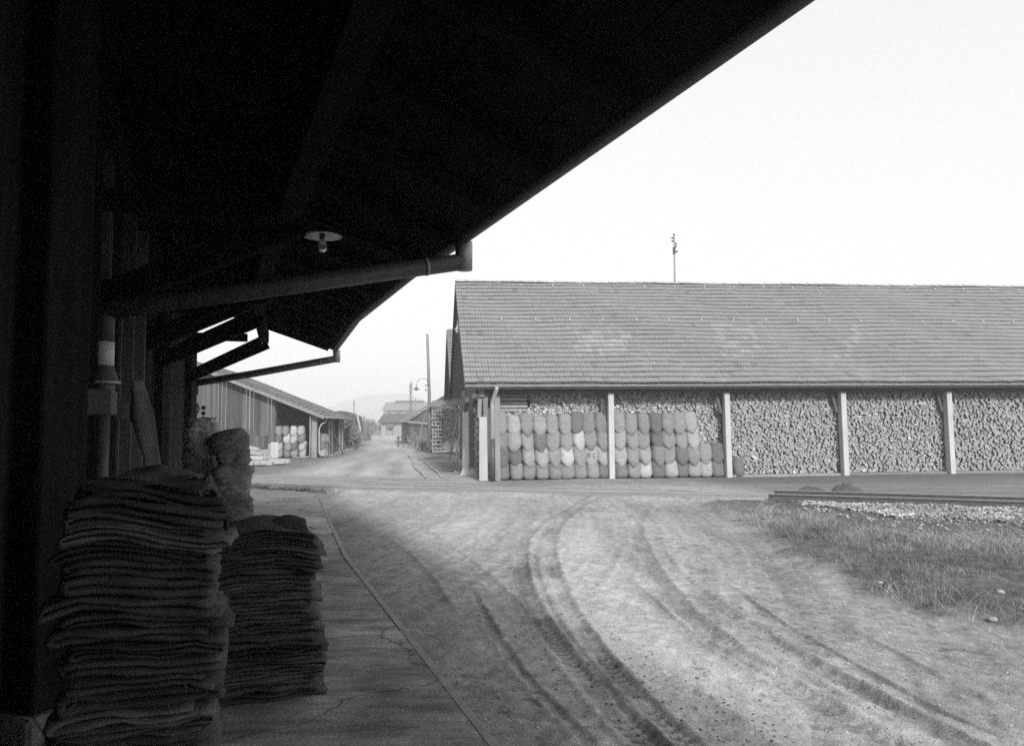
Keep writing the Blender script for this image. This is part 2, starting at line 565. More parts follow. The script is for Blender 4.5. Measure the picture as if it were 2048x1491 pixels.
def ground_fn(X, Y):
    n1 = fbm(X * .35, Y * .35, 1, 5)
    n2 = fbm(X * 1.7, Y * 1.1, 2, 5)
    n3 = fbm(X * 9, Y * 9, 3, 4)
    n4 = fbm(X * 40, Y * 40, 4, 2)
    z = (n1 - .5) * .05 + (n2 - .5) * .03 + (n3 - .5) * .012 + (n4 - .5) * .006
    tone = .305 + (n1 - .5) * .10 + (n2 - .5) * .13 + (n3 - .5) * .20 + (n4 - .5) * .16
    # streaks along the driving direction
    ang = math.radians(-16)
    U = X * math.cos(ang) + Y * math.sin(ang) * 1.0
    W = -X * math.sin(ang) + Y * math.cos(ang)
    bend = U + .045 * (W - 9) ** 2 * .35
    st = fbm(bend * 3.2, W * .22, 21, 5)
    st2 = fbm(bend * 11, W * .5, 22, 4)
    near = sst(24, 15, Y)
    tone = tone + near * ((st - .5) * .12 + (st2 - .5) * .15)
    z = z + near * (st - .5) * .03
    # dusty pale tongue in the middle of the yard
    tone = tone + .13 * np.exp(-((X - 1.15 + (Y - 8) * .02) / .75) ** 2) * sst(16, 10, Y) * (.6 + .8 * n2)
    tone = tone + .06 * np.exp(-((X + 1.2) / 1.2) ** 2 - ((Y - 14.5) / 4) ** 2)
    # ground tone darkens towards the platform edge
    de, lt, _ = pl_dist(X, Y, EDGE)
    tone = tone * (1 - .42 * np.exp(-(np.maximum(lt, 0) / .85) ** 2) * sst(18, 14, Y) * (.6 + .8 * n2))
    # gritty grey shoulder at the right
    sh = sst(2.2, 3.6, X) * sst(19, 16, Y)
    tone = tone * (1 - sh * .22)
    # tracks
    for pts, hw, dep, tr, dk in TRACKS:
        lo = min(p[1] for p in pts) - 1
        hi = max(p[1] for p in pts) + 1
        k = (Y > lo) & (Y < hi) & (np.abs(X) < 6)
        if not k.any():
            continue
        d, lat, arc = pl_dist(X[k], Y[k], smooth_line(pts, 4))
        wob = (n2[k] - .5) * .05 + (n3[k] - .5) * .05
        dd = d + wob
        m = sst(hw, hw * .55, dd)
        patch = .2 + 1.05 * sst(.36, .60, fbm(X[k] * 2.2, Y[k] * 1.0, 31, 4))
        ends = sst(0, 1.5, arc) * sst(0, 1.0, arc.max() - arc)
        edge = np.exp(-((dd - hw) / .022) ** 2)
        farlight = sst(16, 9, Y[k]) * .6 + .4
        zz = -dep * m + dep * .7 * np.exp(-((dd - hw * 1.25) / .035) ** 2)
        tn = 1 - ends * farlight * .85 * (dk * m * patch * (.5 + .5 * n3[k]) + .75 * edge * dk * patch * (.4 + 1.2 * n3[k]))
        if tr:
            ph = arc * (2 * math.pi / .105) + np.abs(lat) * 34
            bar = sst(.25, .7, np.sin(ph)) * m * sst(.42, .60, fbm(X[k] * 3.1, Y[k] * 1.5, 41, 3)) * sst(11, 7.5, Y[k])
            tn = tn * (1 - .48 * min(tr, 1) * bar * ends)
            zz = zz - .012 * min(tr, 1) * bar
        z[k] += zz * ends
        tone[k] *= tn
    # scattered small dark spots and pale chips
    sp = sst(.70, .80, fbm(X * 13, Y * 13, 51, 2)) * sst(.42, .62, fbm(X * .8, Y * .8, 52, 3)) * sst(16, 11, Y)
    tone = tone * (1 - .42 * sp)
    ch = sst(.73, .82, fbm(X * 16, Y * 10, 55, 2)) * sst(16, 11, Y)
    tone = tone + .09 * ch
    # track crossing band: trodden pale surface with fine lines along it
    yn, yf = interp_y(CROSS_NEAR, X), interp_y(CROSS_FAR, X)
    inside = (X > -14) & (X < 7.5)
    cr = sst(-.1, .1, Y - yn + (n3 - .5) * .3) * sst(.3, -.3, Y - yf + (n2 - .5) * .8) * inside
    dirc = (Y + .405 / .914 * X)
    ln = fbm(X * .5, dirc * 6, 61, 4)
    tone = tone * (1 - cr) + cr * (.26 + (ln - .5) * .25 + (n3 - .5) * .10)
    z = z + cr * .07
    for off in (.75, 1.9):
        tone = tone * (1 - .5 * cr * np.exp(-((Y - yn - off) / .07) ** 2))
    # dark smooth strip between the track and the shed
    ds = sst(5.5, 8.0, X) * sst(0, 1.2, Y - (19.9 - (X - 6.9) * .46)) * sst(27.5, 26.5, Y - .09 * X)
    tone = tone * (1 - ds) + ds * (.175 + (fbm(X * .6, Y * 3, 66, 4) - .5) * .10)
    sd = sst(22, 24.5, Y - .09 * X) * sst(-1.5, 0, X) * sst(28, 26.5, Y - .09 * X)
    tone = tone * (1 - .28 * sd)
    # grass soil
    gm = grass_mask(X, Y)
    tone = tone * (1 - gm) + gm * (.095 + (n3 - .5) * .14 + (n2 - .5) * .10)
    z = z + gm * (.03 + .08 * n2)
    # far lane: pale worn middle, dark sides
    cx = np.interp(Y, [24, 33, 47, 55, 75, 100, 150, 200], [-4.8, -6.2, -8.0, -9.4, -11.8, -16.8, -26, -36])
    hwid = np.interp(Y, [24, 33, 50, 75, 150], [4.2, 3.4, 2.6, 2.6, 4])
    fl = sst(27, 31, Y)
    mid = np.exp(-((X - cx) / hwid) ** 4)
    fs = fbm((X - cx) * 1.1, Y * .16, 71, 4)
    lane = .15 + .20 * mid + (fs - .5) * .24 * mid + (n2 - .5) * .08
    tone = tone * (1 - fl) + fl * lane
    rut = np.exp(-(((X - cx) - 1.0) / .35) ** 2) + np.exp(-(((X - cx) + .8) / .35) ** 2)
    tone = tone * (1 - fl * .12 * rut)
    out = sst(150, 168, Y)
    tone = tone * (1 - out) + out * .16
    return z, np.clip(tone, .03, .62)


NT, NR = 680, 860
th = np.linspace(math.radians(-52), math.radians(54), NT)
rr = np.exp(np.linspace(math.log(2.2), math.log(185), NR))
TH, RR = np.meshgrid(th, rr)
GX, GY = RR * np.sin(TH), RR * np.cos(TH)
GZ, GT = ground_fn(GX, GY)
GZ = GZ * np.clip(1.0 + RR * .0, 0, 1)
gv = np.stack([GX.ravel(), GY.ravel(), GZ.ravel()], 1)
ii = np.arange((NR - 1) * NT).reshape(NR - 1, NT)[:, :-1].ravel()
gf = np.stack([ii, ii + NT, ii + NT + 1, ii + 1], 1)[:, ::-1]
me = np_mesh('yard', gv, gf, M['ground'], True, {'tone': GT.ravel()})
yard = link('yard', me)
tag(yard, 'rutted dirt yard and lane with curving tyre tracks', kind='structure')

mb = MB()
mb.add([(-6000, -2000, -.14), (6000, -2000, -.14), (6000, 7500, -.14), (-6000, 7500, -.14)], [(0, 1, 2, 3)])
far = mb.build('ground', M['far_ground'])
tag(far, 'flat field ground reaching to the horizon', kind='structure')


def gz(x, y):
    z, _ = ground_fn(np.array([float(x)]), np.array([float(y)]))
    return float(z[0])


# far hills
def ridge(name, pts, y0, depth, label, seed):
    nx, ny = 120, 14
    xs = np.linspace(pts[0][0], pts[-1][0], nx)
    hz = np.interp(xs, [p[0] for p in pts], [p[1] for p in pts])
    vv, ff = [], []
    for j in range(ny):
        t = j / (ny - 1)
        prof = math.sin(t * math.pi) ** .8
        for i in range(nx):
            hh = hz[i] * prof + (mnoise.noise(V((xs[i] * .012, t * 3, seed))) * 5 + mnoise.noise(V((xs[i] * .06, t * 9, seed))) * 1.6) * prof
            vv.append((xs[i], y0 + (t - .5) * depth, hh - .5))
    for j in range(ny - 1):
        for i in range(nx - 1):
            a = j * nx + i
            ff.append((a, a + 1, a + nx + 1, a + nx))
    o = MB().add(vv, ff).build(name, M['hill'], smooth=True)
    return tag(o, label, kind='structure')


ridge('hill', [(-560, 1), (-470, 8), (-379, 34), (-329, 54), (-288, 66), (-238, 70), (-197, 64), (-166, 50), (-120, 32), (-60, 12), (0, 1)], 1500, 420, 'low rounded wooded hill fading in the haze', 1.0)
ridge('hill', [(-420, 1), (-300, 20), (-220, 52), (-130, 80), (-40, 76), (200, 70), (600, 60), (1200, 40), (1600, 1)], 1950, 500, 'second faint hill farther off behind the pole lamp', 5.0)

# ------------------------------------------------------------------ loading platform
plat = thing('loading_platform', 'long concrete loading platform under the dark roof', 'platform', (-3, 6, 0))
plat['kind'] = 'structure'
del plat['category']
E_EAVE = [(5.80, -8.08), (-.51, 7.06), (-1.27, 8.82), (-2.69, 12.51), (-4.24, 17.47)]
E_NRM = [22.5, 23, 22, 19, 17.2]
OVER = 3.16
W_WALL = []
for (x_, y_), a_ in zip(E_EAVE, E_NRM):
    a_ = math.radians(a_)
    W_WALL.append((x_ - OVER * math.cos(a_), y_ - OVER * math.sin(a_)))


def along(line, d):
    """point at distance d (from the first vertex) on a 2-D polyline, and direction"""
    for a, b in zip(line[:-1], line[1:]):
        a, b = V(a), V(b)
        l_ = (b - a).length
        if d <= l_ or b == V(line[-1]):
            dr = (b - a).normalized()
            return a + dr * d, dr
        d -= l_


def length(line):
    return sum((V(b) - V(a)).length for a, b in zip(line[:-1], line[1:]))


LE, LW = length(EDGE), length(W_WALL)
cuts = [0, .26, .395, .455, .545, .655, .77, 1.0]
for q, (c0, c1) in enumerate(zip(cuts[:-1], cuts[1:])):
    mb = MB()
    n = 8
    top, vs_ = [], []
    fs = []
    dz = -.004 * (q % 3)
    for i in range(n + 1):
        c = c0 + (c1 - c0) * i / n
        gap = .006 / LE
        c = min(max(c, c0 + gap), c1 - gap)
        e, _ = along(EDGE, c * LE)
        w, _ = along(W_WALL, c * (LW + .0))
        e = e + (w - e).normalized() * .022
        for j in range(5):
            p = e.lerp(w, j / 4)
            vs_.append((p.x, p.y, PLAT_H + dz))
        vs_.append((e.x, e.y, -.1))
    for i in range(n):
        a, b = i * 6, (i + 1) * 6
        for j in range(4):
            fs.append((a + j, b + j, b + j + 1, a + j + 1))
        fs.append((a + 5, b + 5, b, a))
    for a in (0, n * 6):
        vs_ += [(vs_[a + 4][0], vs_[a + 4][1], -.1)]
        k = len(vs_) - 1
        fs.append((a, a + 1, a + 2, a + 3, a + 4, k, a + 5))
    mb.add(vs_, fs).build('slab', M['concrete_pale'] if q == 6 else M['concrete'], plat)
for (a, b) in zip(EDGE[:-1], EDGE[1:]):
    d = (V(b) - V(a)).normalized()
    nrm = V((-d.y, d.x))
    a2, b2 = V(a) + nrm * .03 + d * .004, V(b) + nrm * .03 - d * .004
    MB().beam((a2.x, a2.y, PLAT_H - .147), (b2.x, b2.y, PLAT_H - .147), .062, .30).build('edge_strip', M['kerb'], plat, bevel=.01)

# ------------------------------------------------------------------ railway
TD = V((.914, -.405)).normalized()
TN = V((.405, .914)).normalized()


def rail(p0, ln, z, name, label):
    t = thing(name, label, 'rail', (p0[0], p0[1], z), 'rails of the siding')
    prof = [(-.065, 0), (.065, 0), (.065, .012), (.010, .03), (.010, .095), (.034, .105), (.034, .138), (-.034, .138), (-.034, .105), (-.010, .095), (-.010, .03), (-.065, .012)]
    for nm, sel, m in (('rail_foot', prof[:6] + prof[8:][::-1][::-1], M['rust']),):
        mb = MB()
        n = len(prof)
        vs_ = []
        for s in (0, ln):
            c = V((p0[0], p0[1])) + TD * s
            for a, b in prof:
                q = c + TN * a
                vs_.append((q.x, q.y, z + b))
        fs = [(i, (i + 1) % n, n + (i + 1) % n, n + i) for i in range(n)]
        fs += [tuple(range(n)), tuple(range(n, 2 * n))[::-1]]
        mb.add(vs_, fs).build('rail_body', M['rust'], t)
    c0, c1 = V(p0), V(p0) + TD * ln
    MB().beam((c0.x, c0.y, z + .1405), (c1.x, c1.y, z + .1405), .056, .005).build('running_surface', M['rail_top'], t)
    return t


rail((6.75, 19.29), 26, .07, 'rail', 'far rail of the siding, beside the two dark earth heaps')
rail((6.25, 18.28), 26, .07, 'rail', 'near rail of the siding, beside the pale ballast and grass')
for k in range(13):
    c = V((6.65, 18.75)) + TD * (1.1 + k * .66)
    a, b = c - TN * 1.15, c + TN * 1.05
    o = MB().beam((a.x, a.y, -.005), (b.x, b.y, -.005), .24, .15).build('sleeper', M['plank_dark'], bevel=.015)
    tag(o, 'dark wooden sleeper under the siding rails, %s from the crossing' % ('nearest', 'second', 'third', 'fourth', 'fifth', 'sixth', 'seventh', 'eighth', 'ninth', 'tenth', 'eleventh', 'twelfth', 'thirteenth')[k], 'sleeper', 'sleepers under the siding')

# crossing edge stones at the left end
r_ = rnd(5)
for k in range(9):
    x = -9.2 + k * .48
    y = float(np.interp(x, [p[0] for p in CROSS_NEAR], [p[1] for p in CROSS_NEAR])) - .15
    s = .20 + r_.random() * .10
    mb = MB()
    ring = []
    vs_, fs = [], []
    for j, (zz, k2) in enumerate(((-.1, 1.0), (.06, 1.05), (.11, .75))):
        for i in range(7):
            a = i * 2 * math.pi / 7
            vs_.append((x + math.cos(a) * s * k2 * (.9 + .25 * r_.random()), y + math.sin(a) * s * .7 * k2 * (.9 + .25 * r_.random()), zz + r_.random() * .03))
    for j in range(2):
        for i in range(7):
            fs.append((j * 7 + i, j * 7 + (i + 1) % 7, j * 7 + 7 + (i + 1) % 7, j * 7 + 7 + i))
    fs.append(tuple(range(14, 21)))
    o = mb.add(vs_, fs).build('edge_stone', M['stone_one'])
    M_ = tag(o, '%s from the left of the rough edge stones beyond the platform end' % ('first', 'second', 'third', 'fourth', 'fifth', 'sixth', 'seventh', 'eighth', 'last')[k], 'stone', 'edge stones of the crossing')
    o.data.materials[0] = M['concrete']


# ------------------------------------------------------------------ loose stones, ballast, grass
def pebbles(pts, sizes, tones, seed, sub=6):
    """many small faceted stones as one mesh"""
    rs = np.random.RandomState(seed)
    oct_v = np.array([[1, 0, 0], [-1, 0, 0], [0, 1, 0], [0, -1, 0], [0, 0, 1], [0, 0, -1], [.6, .6, .45], [-.6, .6, .4], [.6, -.6, .4], [-.6, -.6, .45]])
    oct_f = np.array([[0, 6, 4], [6, 2, 4], [2, 7, 4], [7, 1, 4], [1, 9, 4], [9, 3, 4], [3, 8, 4], [8, 0, 4],
                      [6, 0, 5], [2, 6, 5], [7, 2, 5], [1, 7, 5], [9, 1, 5], [3, 9, 5], [8, 3, 5], [0, 8, 5]])
    n = len(pts)
    jit = 1 + (rs.rand(n, 10, 3) - .5) * .5
    a = rs.rand(n) * 6.28
    v = oct_v[None] * jit
    v = v * (np.asarray(sizes)[:, None, None] * np.stack([np.ones(n), .6 + .4 * rs.rand(n), .45 + .3 * rs.rand(n)], 1)[:, None, :])
    x = v[..., 0] * np.cos(a)[:, None] - v[..., 1] * np.sin(a)[:, None]
    y = v[..., 0] * np.sin(a)[:, None] + v[..., 1] * np.cos(a)[:, None]
    v = np.stack([x, y, v[..., 2]], 2) + np.asarray(pts)[:, None, :]
    f = (oct_f[None] + (np.arange(n) * 10)[:, None, None]).reshape(-1, 3)
    return v.reshape(-1, 3), f, np.repeat(tones, 10)


rs = np.random.RandomState(3)
# ballast strip beside the near rail
n = 17000
t = rs.rand(n) ** .75 * 10 + 1.9
w_ = -rs.rand(n) ** .9 * np.minimum(.4 + .50 * t, 3.6) * (.25 + 1.4 * fbm(t * .8, t * .0, 95, 4)) * np.where(rs.rand(n) < .12, 1.9, 1.0) - .10
px = 5.25 + TD.x * t + TN.x * w_
py = 18.72 + TD.y * t + TN.y * w_
z0, _ = ground_fn(px, py)
v, f, tn = pebbles(np.stack([px, py, np.maximum(z0, .0) + .01 + .05 * rs.rand(n)], 1), .014 + .034 * rs.rand(n) ** 1.5, (.5 + .9 * rs.rand(n)) * (.25 + 1.1 * fbm(px * 1.3, py * 1.3, 93, 4)), 4)
o = link('ballast', np_mesh('ballast', v, f, M['stone'], False, {'tone': tn}))
tag(o, 'pale crushed stone ballast along the near rail', 'ballast', kind='stuff')
# ballast between the rails, darker and sunk
n = 1500
t = rs.rand(n) * 16 + 1.0
w_ = rs.rand(n) * .95
px = 5.3 + TD.x * t + TN.x * w_
py = 18.75 + TD.y * t + TN.y * w_
v, f, tn = pebbles(np.stack([px, py, .01 + .02 * rs.rand(n)], 1), .02 + .03 * rs.rand(n), .25 + .25 * rs.rand(n), 5)
o = link('ballast', np_mesh('ballast_in_track', v, f, M['stone'], False, {'tone': tn}))
tag(o, 'dark dirty stones between the two rails', 'ballast', kind='stuff')

# clods along the tracks
px, py = [], []
for ti, (pts, hw, dep, tr, dk) in enumerate(TRACKS[:2] + TRACKS[3:4] + TRACKS[7:8] + TRACKS[9:10]):
    ln = smooth_line(pts, 4)
    for _ in range(170):
        k = rs.randint(len(ln) - 1)
        a, b = ln[k], ln[k + 1]
        s = rs.rand()
        px.append(a[0] + (b[0] - a[0]) * s + rs.randn() * hw * 1.3)
        py.append(a[1] + (b[1] - a[1]) * s)
n = 500
px = np.concatenate([np.array(px), rs.rand(n) * 5 - 1.5])
py = np.concatenate([np.array(py), 3.6 + rs.rand(n) ** 1.5 * 9])
k = py < 10.5
px, py = px[k], py[k]
z0, _ = ground_fn(px, py)
n = len(px)
v, f, tn = pebbles(np.stack([px, py, z0 + .002], 1), .004 + .012 * rs.rand(n) ** 3, np.where(rs.rand(n) < .85, .28 + .3 * rs.rand(n), 1.1), 6)
o = link('dirt_clods', np_mesh('dirt_clods', v, f, M['stone'], False, {'tone': tn}))
tag(o, 'small dark dirt clods and chips scattered along the tyre tracks', 'dirt', kind='stuff')


# small stones pressed into the yard
n = 9000
px = -3.4 + rs.rand(n) * 8.2
py = 3.2 + rs.rand(n) ** 1.4 * 12
z0, _ = ground_fn(px, py)
de_, lt_, _ = pl_dist(px, py, EDGE)
k = lt_ > .03
px, py, z0 = px[k], py[k], z0[k]
n = len(px)
v, f, tn = pebbles(np.stack([px, py, z0 + .001], 1), .003 + .010 * rs.rand(n) ** 3, np.where(rs.rand(n) < .5, .25 + .35 * rs.rand(n), .8 + .7 * rs.rand(n)), 16)
o = link('grit', np_mesh('grit', v, f, M['stone'], False, {'tone': tn}))
tag(o, 'small stones pressed into the dirt of the yard', 'gravel', kind='stuff')


def blades(n, seed, xr, yr, hmin, hmax, wid, lean, thr, tonelo, tonehi):
    rs = np.random.RandomState(seed)
    X = xr[0] + rs.rand(n) * (xr[1] - xr[0])
    Y = yr[0] + rs.rand(n) * (yr[1] - yr[0])
    m = grass_mask(X, Y)
    # keep off the rails and ballast
    t = (X - 5.25) * TD.x + (Y - 18.72) * TD.y
    w = (X - 5.25) * TN.x + (Y - 18.72) * TN.y
    lim = -np.minimum(.5 + .58 * t, 4.0)
    bm = sst(.35, -.5, w - lim + (fbm(X * 3, Y * 3, 90, 3) - .5) * .8)
    clump = .5 + (fbm(X * 1.5, Y * 1.5, 81, 5, .62) - .5) * 1.5
    keep = rs.rand(n) < m * bm * sst(thr, thr + .14, clump)
    X, Y, clump = X[keep], Y[keep], clump[keep]
    n = len(X)
    z, _ = ground_fn(X, Y)
    a = rs.rand(n) * 6.28
    hh = (hmin + (hmax - hmin) * rs.rand(n) ** 1.6) * (.5 + 1.0 * clump)
    ld = rs.rand(n) * 6.28
    la = hh * lean * (.3 + rs.rand(n))
    wx, wy = np.cos(a) * wid, np.sin(a) * wid
    lx, ly = np.cos(ld) * la, np.sin(ld) * la
    b0 = np.stack([X - wx, Y - wy, z - .01], 1)
    b1 = np.stack([X + wx, Y + wy, z - .01], 1)
    m0 = np.stack([X - wx * .7 + lx * .35, Y - wy * .7 + ly * .35, z + hh * .6], 1)
    m1 = np.stack([X + wx * .7 + lx * .35, Y + wy * .7 + ly * .35, z + hh * .6], 1)
    tp = np.stack([X + lx, Y + ly, z + hh * .92], 1)
    v = np.stack([b0, b1, m1, m0, tp], 1).reshape(-1, 3)
    o5 = np.arange(n) * 5
    f = np.concatenate([np.stack([o5, o5 + 1, o5 + 2], 1), np.stack([o5, o5 + 2, o5 + 3], 1), np.stack([o5 + 3, o5 + 2, o5 + 4], 1)])
    patch = fbm(X * .8, Y * .8, 83, 3)
    tn = (tonelo + (tonehi - tonelo) * rs.rand(n)) * (.22 + 1.25 * patch)
    return v, f, np.repeat(tn, 5)


parts = [blades(170000, 11, (3.0, 12), (4.5, 18.2), .012, .075, .0019, 1.5, .36, .10, .46),
         blades(90000, 12, (3.2, 12), (4.5, 17.5), .06, .20, .0016, 2.2, .50, .16, .60),
         blades(3600, 13, (3.6, 12), (4.5, 17), .18, .55, .0022, .6, .45, .07, .24)]
vv, ff, tt, off = [], [], [], 0
for v, f, t in parts:
    vv.append(v)
    ff.append(f + off)
    tt.append(t)
    off += len(v)
o = link('grass', np_mesh('grass', np.concatenate(vv), np.concatenate(ff), M['grass'], False, {'tone': np.concatenate(tt)}))
tag(o, 'dry winter grass and weeds on the verge beside the siding', 'grass', kind='stuff')


def stone(x, y, s, label, m='stone_one'):
    v, f, _ = pebbles([(x, y, gz(x, y) + s * .25)], [s], [1.0], int(abs(x * 100 + y * 10)))
    me = np_mesh('stone', v, f, M[m])
    o = link('stone', me)
    md = o.modifiers.new('sub', 'SUBSURF')
    md.levels = md.render_levels = 1
    return tag(o, label, 'stone')


stone(4.31, 8.86, .06, 'small pale stone at the grass edge, farthest of the verge stones')
stone(5.25, 8.14, .075, 'whitish stone lying in the grass near the right picture edge')
stone(4.62, 7.29, .075, 'whitish stone on the grass edge nearest to the camera')
stone(5.73, 15.57, .07, 'small white stone near the end of the near rail')

# earth heaps by the far rail
for (cx_, cy_, rx, ry, h, lab, sd) in ((8.15, 20.45, .75, .35, .22, 'low rounded dark earth heap beside the far rail', 1), (9.05, 20.25, .48, .32, .27, 'steeper lumpy dark earth heap beside the far rail', 2)):
    vs_, fs = [], []
    nr, na = 9, 26
    for i in range(nr + 1):
        q = i / nr
        for j in range(na):
            a = j * 2 * math.pi / na
            p = V((math.cos(a) * q, math.sin(a) * q, sd * 7))
            nn = mnoise.noise(p * 2.6) * .28 + mnoise.noise(p * 7) * .16
            if sd == 2:
                prof = 1 - q ** 3.0
            else:
                prof = .5 + .5 * math.cos(q * math.pi)
            vs_.append((cx_ + math.cos(a) * q * rx * (1 + .12 * nn), cy_ + math.sin(a) * q * ry, max(-.03, h * prof * (1 + nn) - .02)))
    for i in range(nr):
        for j in range(na):
            fs.append((i * na + j, (i + 1) * na + j, (i + 1) * na + (j + 1) % na, i * na + (j + 1) % na))
    o = MB().add(vs_, fs).build('earth_heap', M['soil'], smooth=(sd == 1))
    tag(o, lab, 'earth heap')
ORD = ['topmost', 'second', 'third', 'fourth', 'fifth', 'sixth', 'seventh', 'eighth', 'ninth', 'tenth', 'eleventh', 'twelfth',
       'thirteenth', 'fourteenth', 'fifteenth', 'sixteenth', 'seventeenth', 'eighteenth', 'nineteenth', 'twentieth']
for t_ in ('twenty', 'thirty'):
    ORD += [t_ + '-' + q for q in ('first', 'second', 'third', 'fourth', 'fifth', 'sixth', 'seventh', 'eighth', 'ninth')] + ['thirtieth']

# ------------------------------------------------------------------ warehouse with the wide eave (left)
wh = thing('warehouse', 'long dark timber warehouse with a wide overhanging eave along the platform', 'warehouse', (-4, 6, 0))
EAVE_Z = 3.74
TAN = math.tan(math.radians(19))


def sec(d, out=0.0):
    """point on the building's cross-section: d = distance along the eave line, out = distance inwards from the eave"""
    lens = [(V(b) - V(a)).length for a, b in zip(E_EAVE[:-1], E_EAVE[1:])]
    i = 0
    while i < len(lens) - 1 and d > lens[i]:
        d -= lens[i]
        i += 1
    t_ = d / lens[i]
    e = V(E_EAVE[i]).lerp(V(E_EAVE[i + 1]), t_)
    w = V(W_WALL[i]).lerp(V(W_WALL[i + 1]), t_)
    return e.lerp(w, out / OVER)


SL = [(V(b) - V(a)).length for a, b in zip(E_EAVE[:-1], E_EAVE[1:])]
SEG = [0]
for l_ in SL:
    SEG.append(SEG[-1] + l_)
LEV = SEG[-1]


def uz(out, lift=0.0):
    return EAVE_Z + out * TAN + lift


def P3(d, out, lift=0.0):
    p = sec(d, out)
    return V((p.x, p.y, uz(out, lift)))


# roof boards: underside boarding running along the building, each a board
for q in range(4):
    nb = 14
    for k in range(nb):
        o0, o1 = k * .31 + .004, (k + 1) * .31 - .004
        a, b = SEG[q] + .003, SEG[q + 1] - .003
        dz = .004 * (k % 2)
        p = [P3(a, o1, dz), P3(a, o0, dz), P3(b, o0, dz), P3(b, o1, dz)]
        p += [x + V((0, 0, .024)) for x in p]
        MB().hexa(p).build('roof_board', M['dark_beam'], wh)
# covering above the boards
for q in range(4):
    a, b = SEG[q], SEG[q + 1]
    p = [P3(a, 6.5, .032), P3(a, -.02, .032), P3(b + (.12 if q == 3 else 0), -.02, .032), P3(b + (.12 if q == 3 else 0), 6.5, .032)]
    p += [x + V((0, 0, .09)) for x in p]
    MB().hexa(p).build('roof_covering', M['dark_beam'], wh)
# eave tiles on the far stretch, their ends showing against the sky
r_ = rnd(9)
d = SEG[3] + .2
while d < LEV:
    p = [P3(d, .30, .125), P3(d, -.10, .085), P3(d + .24, -.10, .085), P3(d + .24, .30, .125)]
    p = [x + V((0, 0, r_.uniform(-.012, .02))) for x in p]
    p += [x + V((0, 0, .03)) for x in p]
    MB().hexa(p).build('eave_tile', M['tile_far'] if False else M['timber'], wh)
    d += .25
# rafters
d = SEG[1] - 8.6
while d < LEV:
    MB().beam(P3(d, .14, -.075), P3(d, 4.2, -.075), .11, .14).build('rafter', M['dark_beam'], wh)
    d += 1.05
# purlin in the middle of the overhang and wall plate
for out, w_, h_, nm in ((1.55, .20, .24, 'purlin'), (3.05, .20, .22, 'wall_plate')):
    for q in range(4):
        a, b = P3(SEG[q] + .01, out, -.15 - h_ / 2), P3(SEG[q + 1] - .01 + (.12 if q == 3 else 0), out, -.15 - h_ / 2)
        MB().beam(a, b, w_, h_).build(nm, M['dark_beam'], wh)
# trusses: post, tie and two struts at each station
for k, d in enumerate((SEG[1] - 7.2, SEG[1] - 3.9, SEG[1] + .55, SEG[2] + 2.3, SEG[4] - 4.4, SEG[4] - .35)):
    if k < 2:
        continue
    c = sec(d, 3.10)
    pz = uz(3.1, -.38)
    top = P3(d, 1.62, -.42)
    low = V((c.x, c.y, 3.08))
    MB().beam(low, top, .15, .19).build('strut', M['dark_beam'], wh)
    low2 = V((c.x, c.y, 2.98))
    tp2 = P3(d - .25, 1.45, -.50)
    dd = (sec(d + .1, 0) - sec(d, 0)).normalized() * .24
    MB().beam(low2 - V((dd.x, dd.y, 0)), tp2 - V((dd.x, dd.y, 0)), .13, .15).build('strut', M['dark_beam'], wh)
    a, b = sec(d, 3.2), sec(d, 1.9)
    zt = uz(1.9, -.45)
    MB().beam((a.x, a.y, zt), (b.x, b.y, zt), .12, .17).build('tie_beam', M['dark_beam'], wh)
    if k != 2:
        MB().beam((c.x, c.y, PLAT_H + .12), (c.x, c.y, uz(3.1, -.36)), .24, .24, (0, 1, 0)).build('post', M['dark_wood'], wh)
        MB().box(c.x - .2, c.x + .2, c.y - .2, c.y + .2, PLAT_H - .02, PLAT_H + .12).build('post_base', M['concrete'], wh, bevel=.02)
# wall boards
d = 6.0
k = 0
r_ = rnd(2)
while d < LEV - .02:
    wd = .20 + r_.random() * .05
    out = OVER + r_.random() * .012
    a, b = sec(d + .004, out), sec(min(d + wd, LEV) - .004, out)
    m = (a + b) / 2
    dr = (b - a)
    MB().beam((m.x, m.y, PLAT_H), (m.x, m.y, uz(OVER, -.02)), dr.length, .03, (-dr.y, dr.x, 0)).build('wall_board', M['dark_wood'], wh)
    d += wd
a, b = sec(0, OVER), sec(6.0, OVER)
MB().beam((a.x, a.y, 2.4), (b.x, b.y, 2.4), .03, 4.6).build('rear_wall', M['dark_wood'], wh)
# battens and loose uprights standing against the wall, catching light on their edges
for q, (dd, w_, dp, z1, mm) in enumerate(((SEG[1] - 1.35, .10, .14, 4.4, 'dark_wood'), (SEG[1] - .02, .07, .10, 4.4, 'dark_wood'),
                                         (SEG[1] + .62, .07, .10, 4.5, 'plank_dark'), (SEG[1] + 1.0, .05, .08, 4.5, 'plank_dark'), (SEG[1] + 1.45, .05, .12, 4.5, 'dark_wood'),
                                         (SEG[1] + 1.95, .06, .10, 3.3, 'plank'), (SEG[1] + 2.6, .07, .14, 4.4, 'plank'), (SEG[1] + 3.4, .10, .18, 4.4, 'plank'),
                                         (SEG[1] + 5.2, .08, .12, 4.4, 'dark_wood'))):
    c = sec(dd, OVER - .03 - dp / 2)
    dr = sec(dd + .1, 0) - sec(dd, 0)
    MB().beam((c.x, c.y, PLAT_H), (c.x, c.y, z1), w_, dp, (-dr.y, dr.x, 0)).build('batten', M[mm], wh)
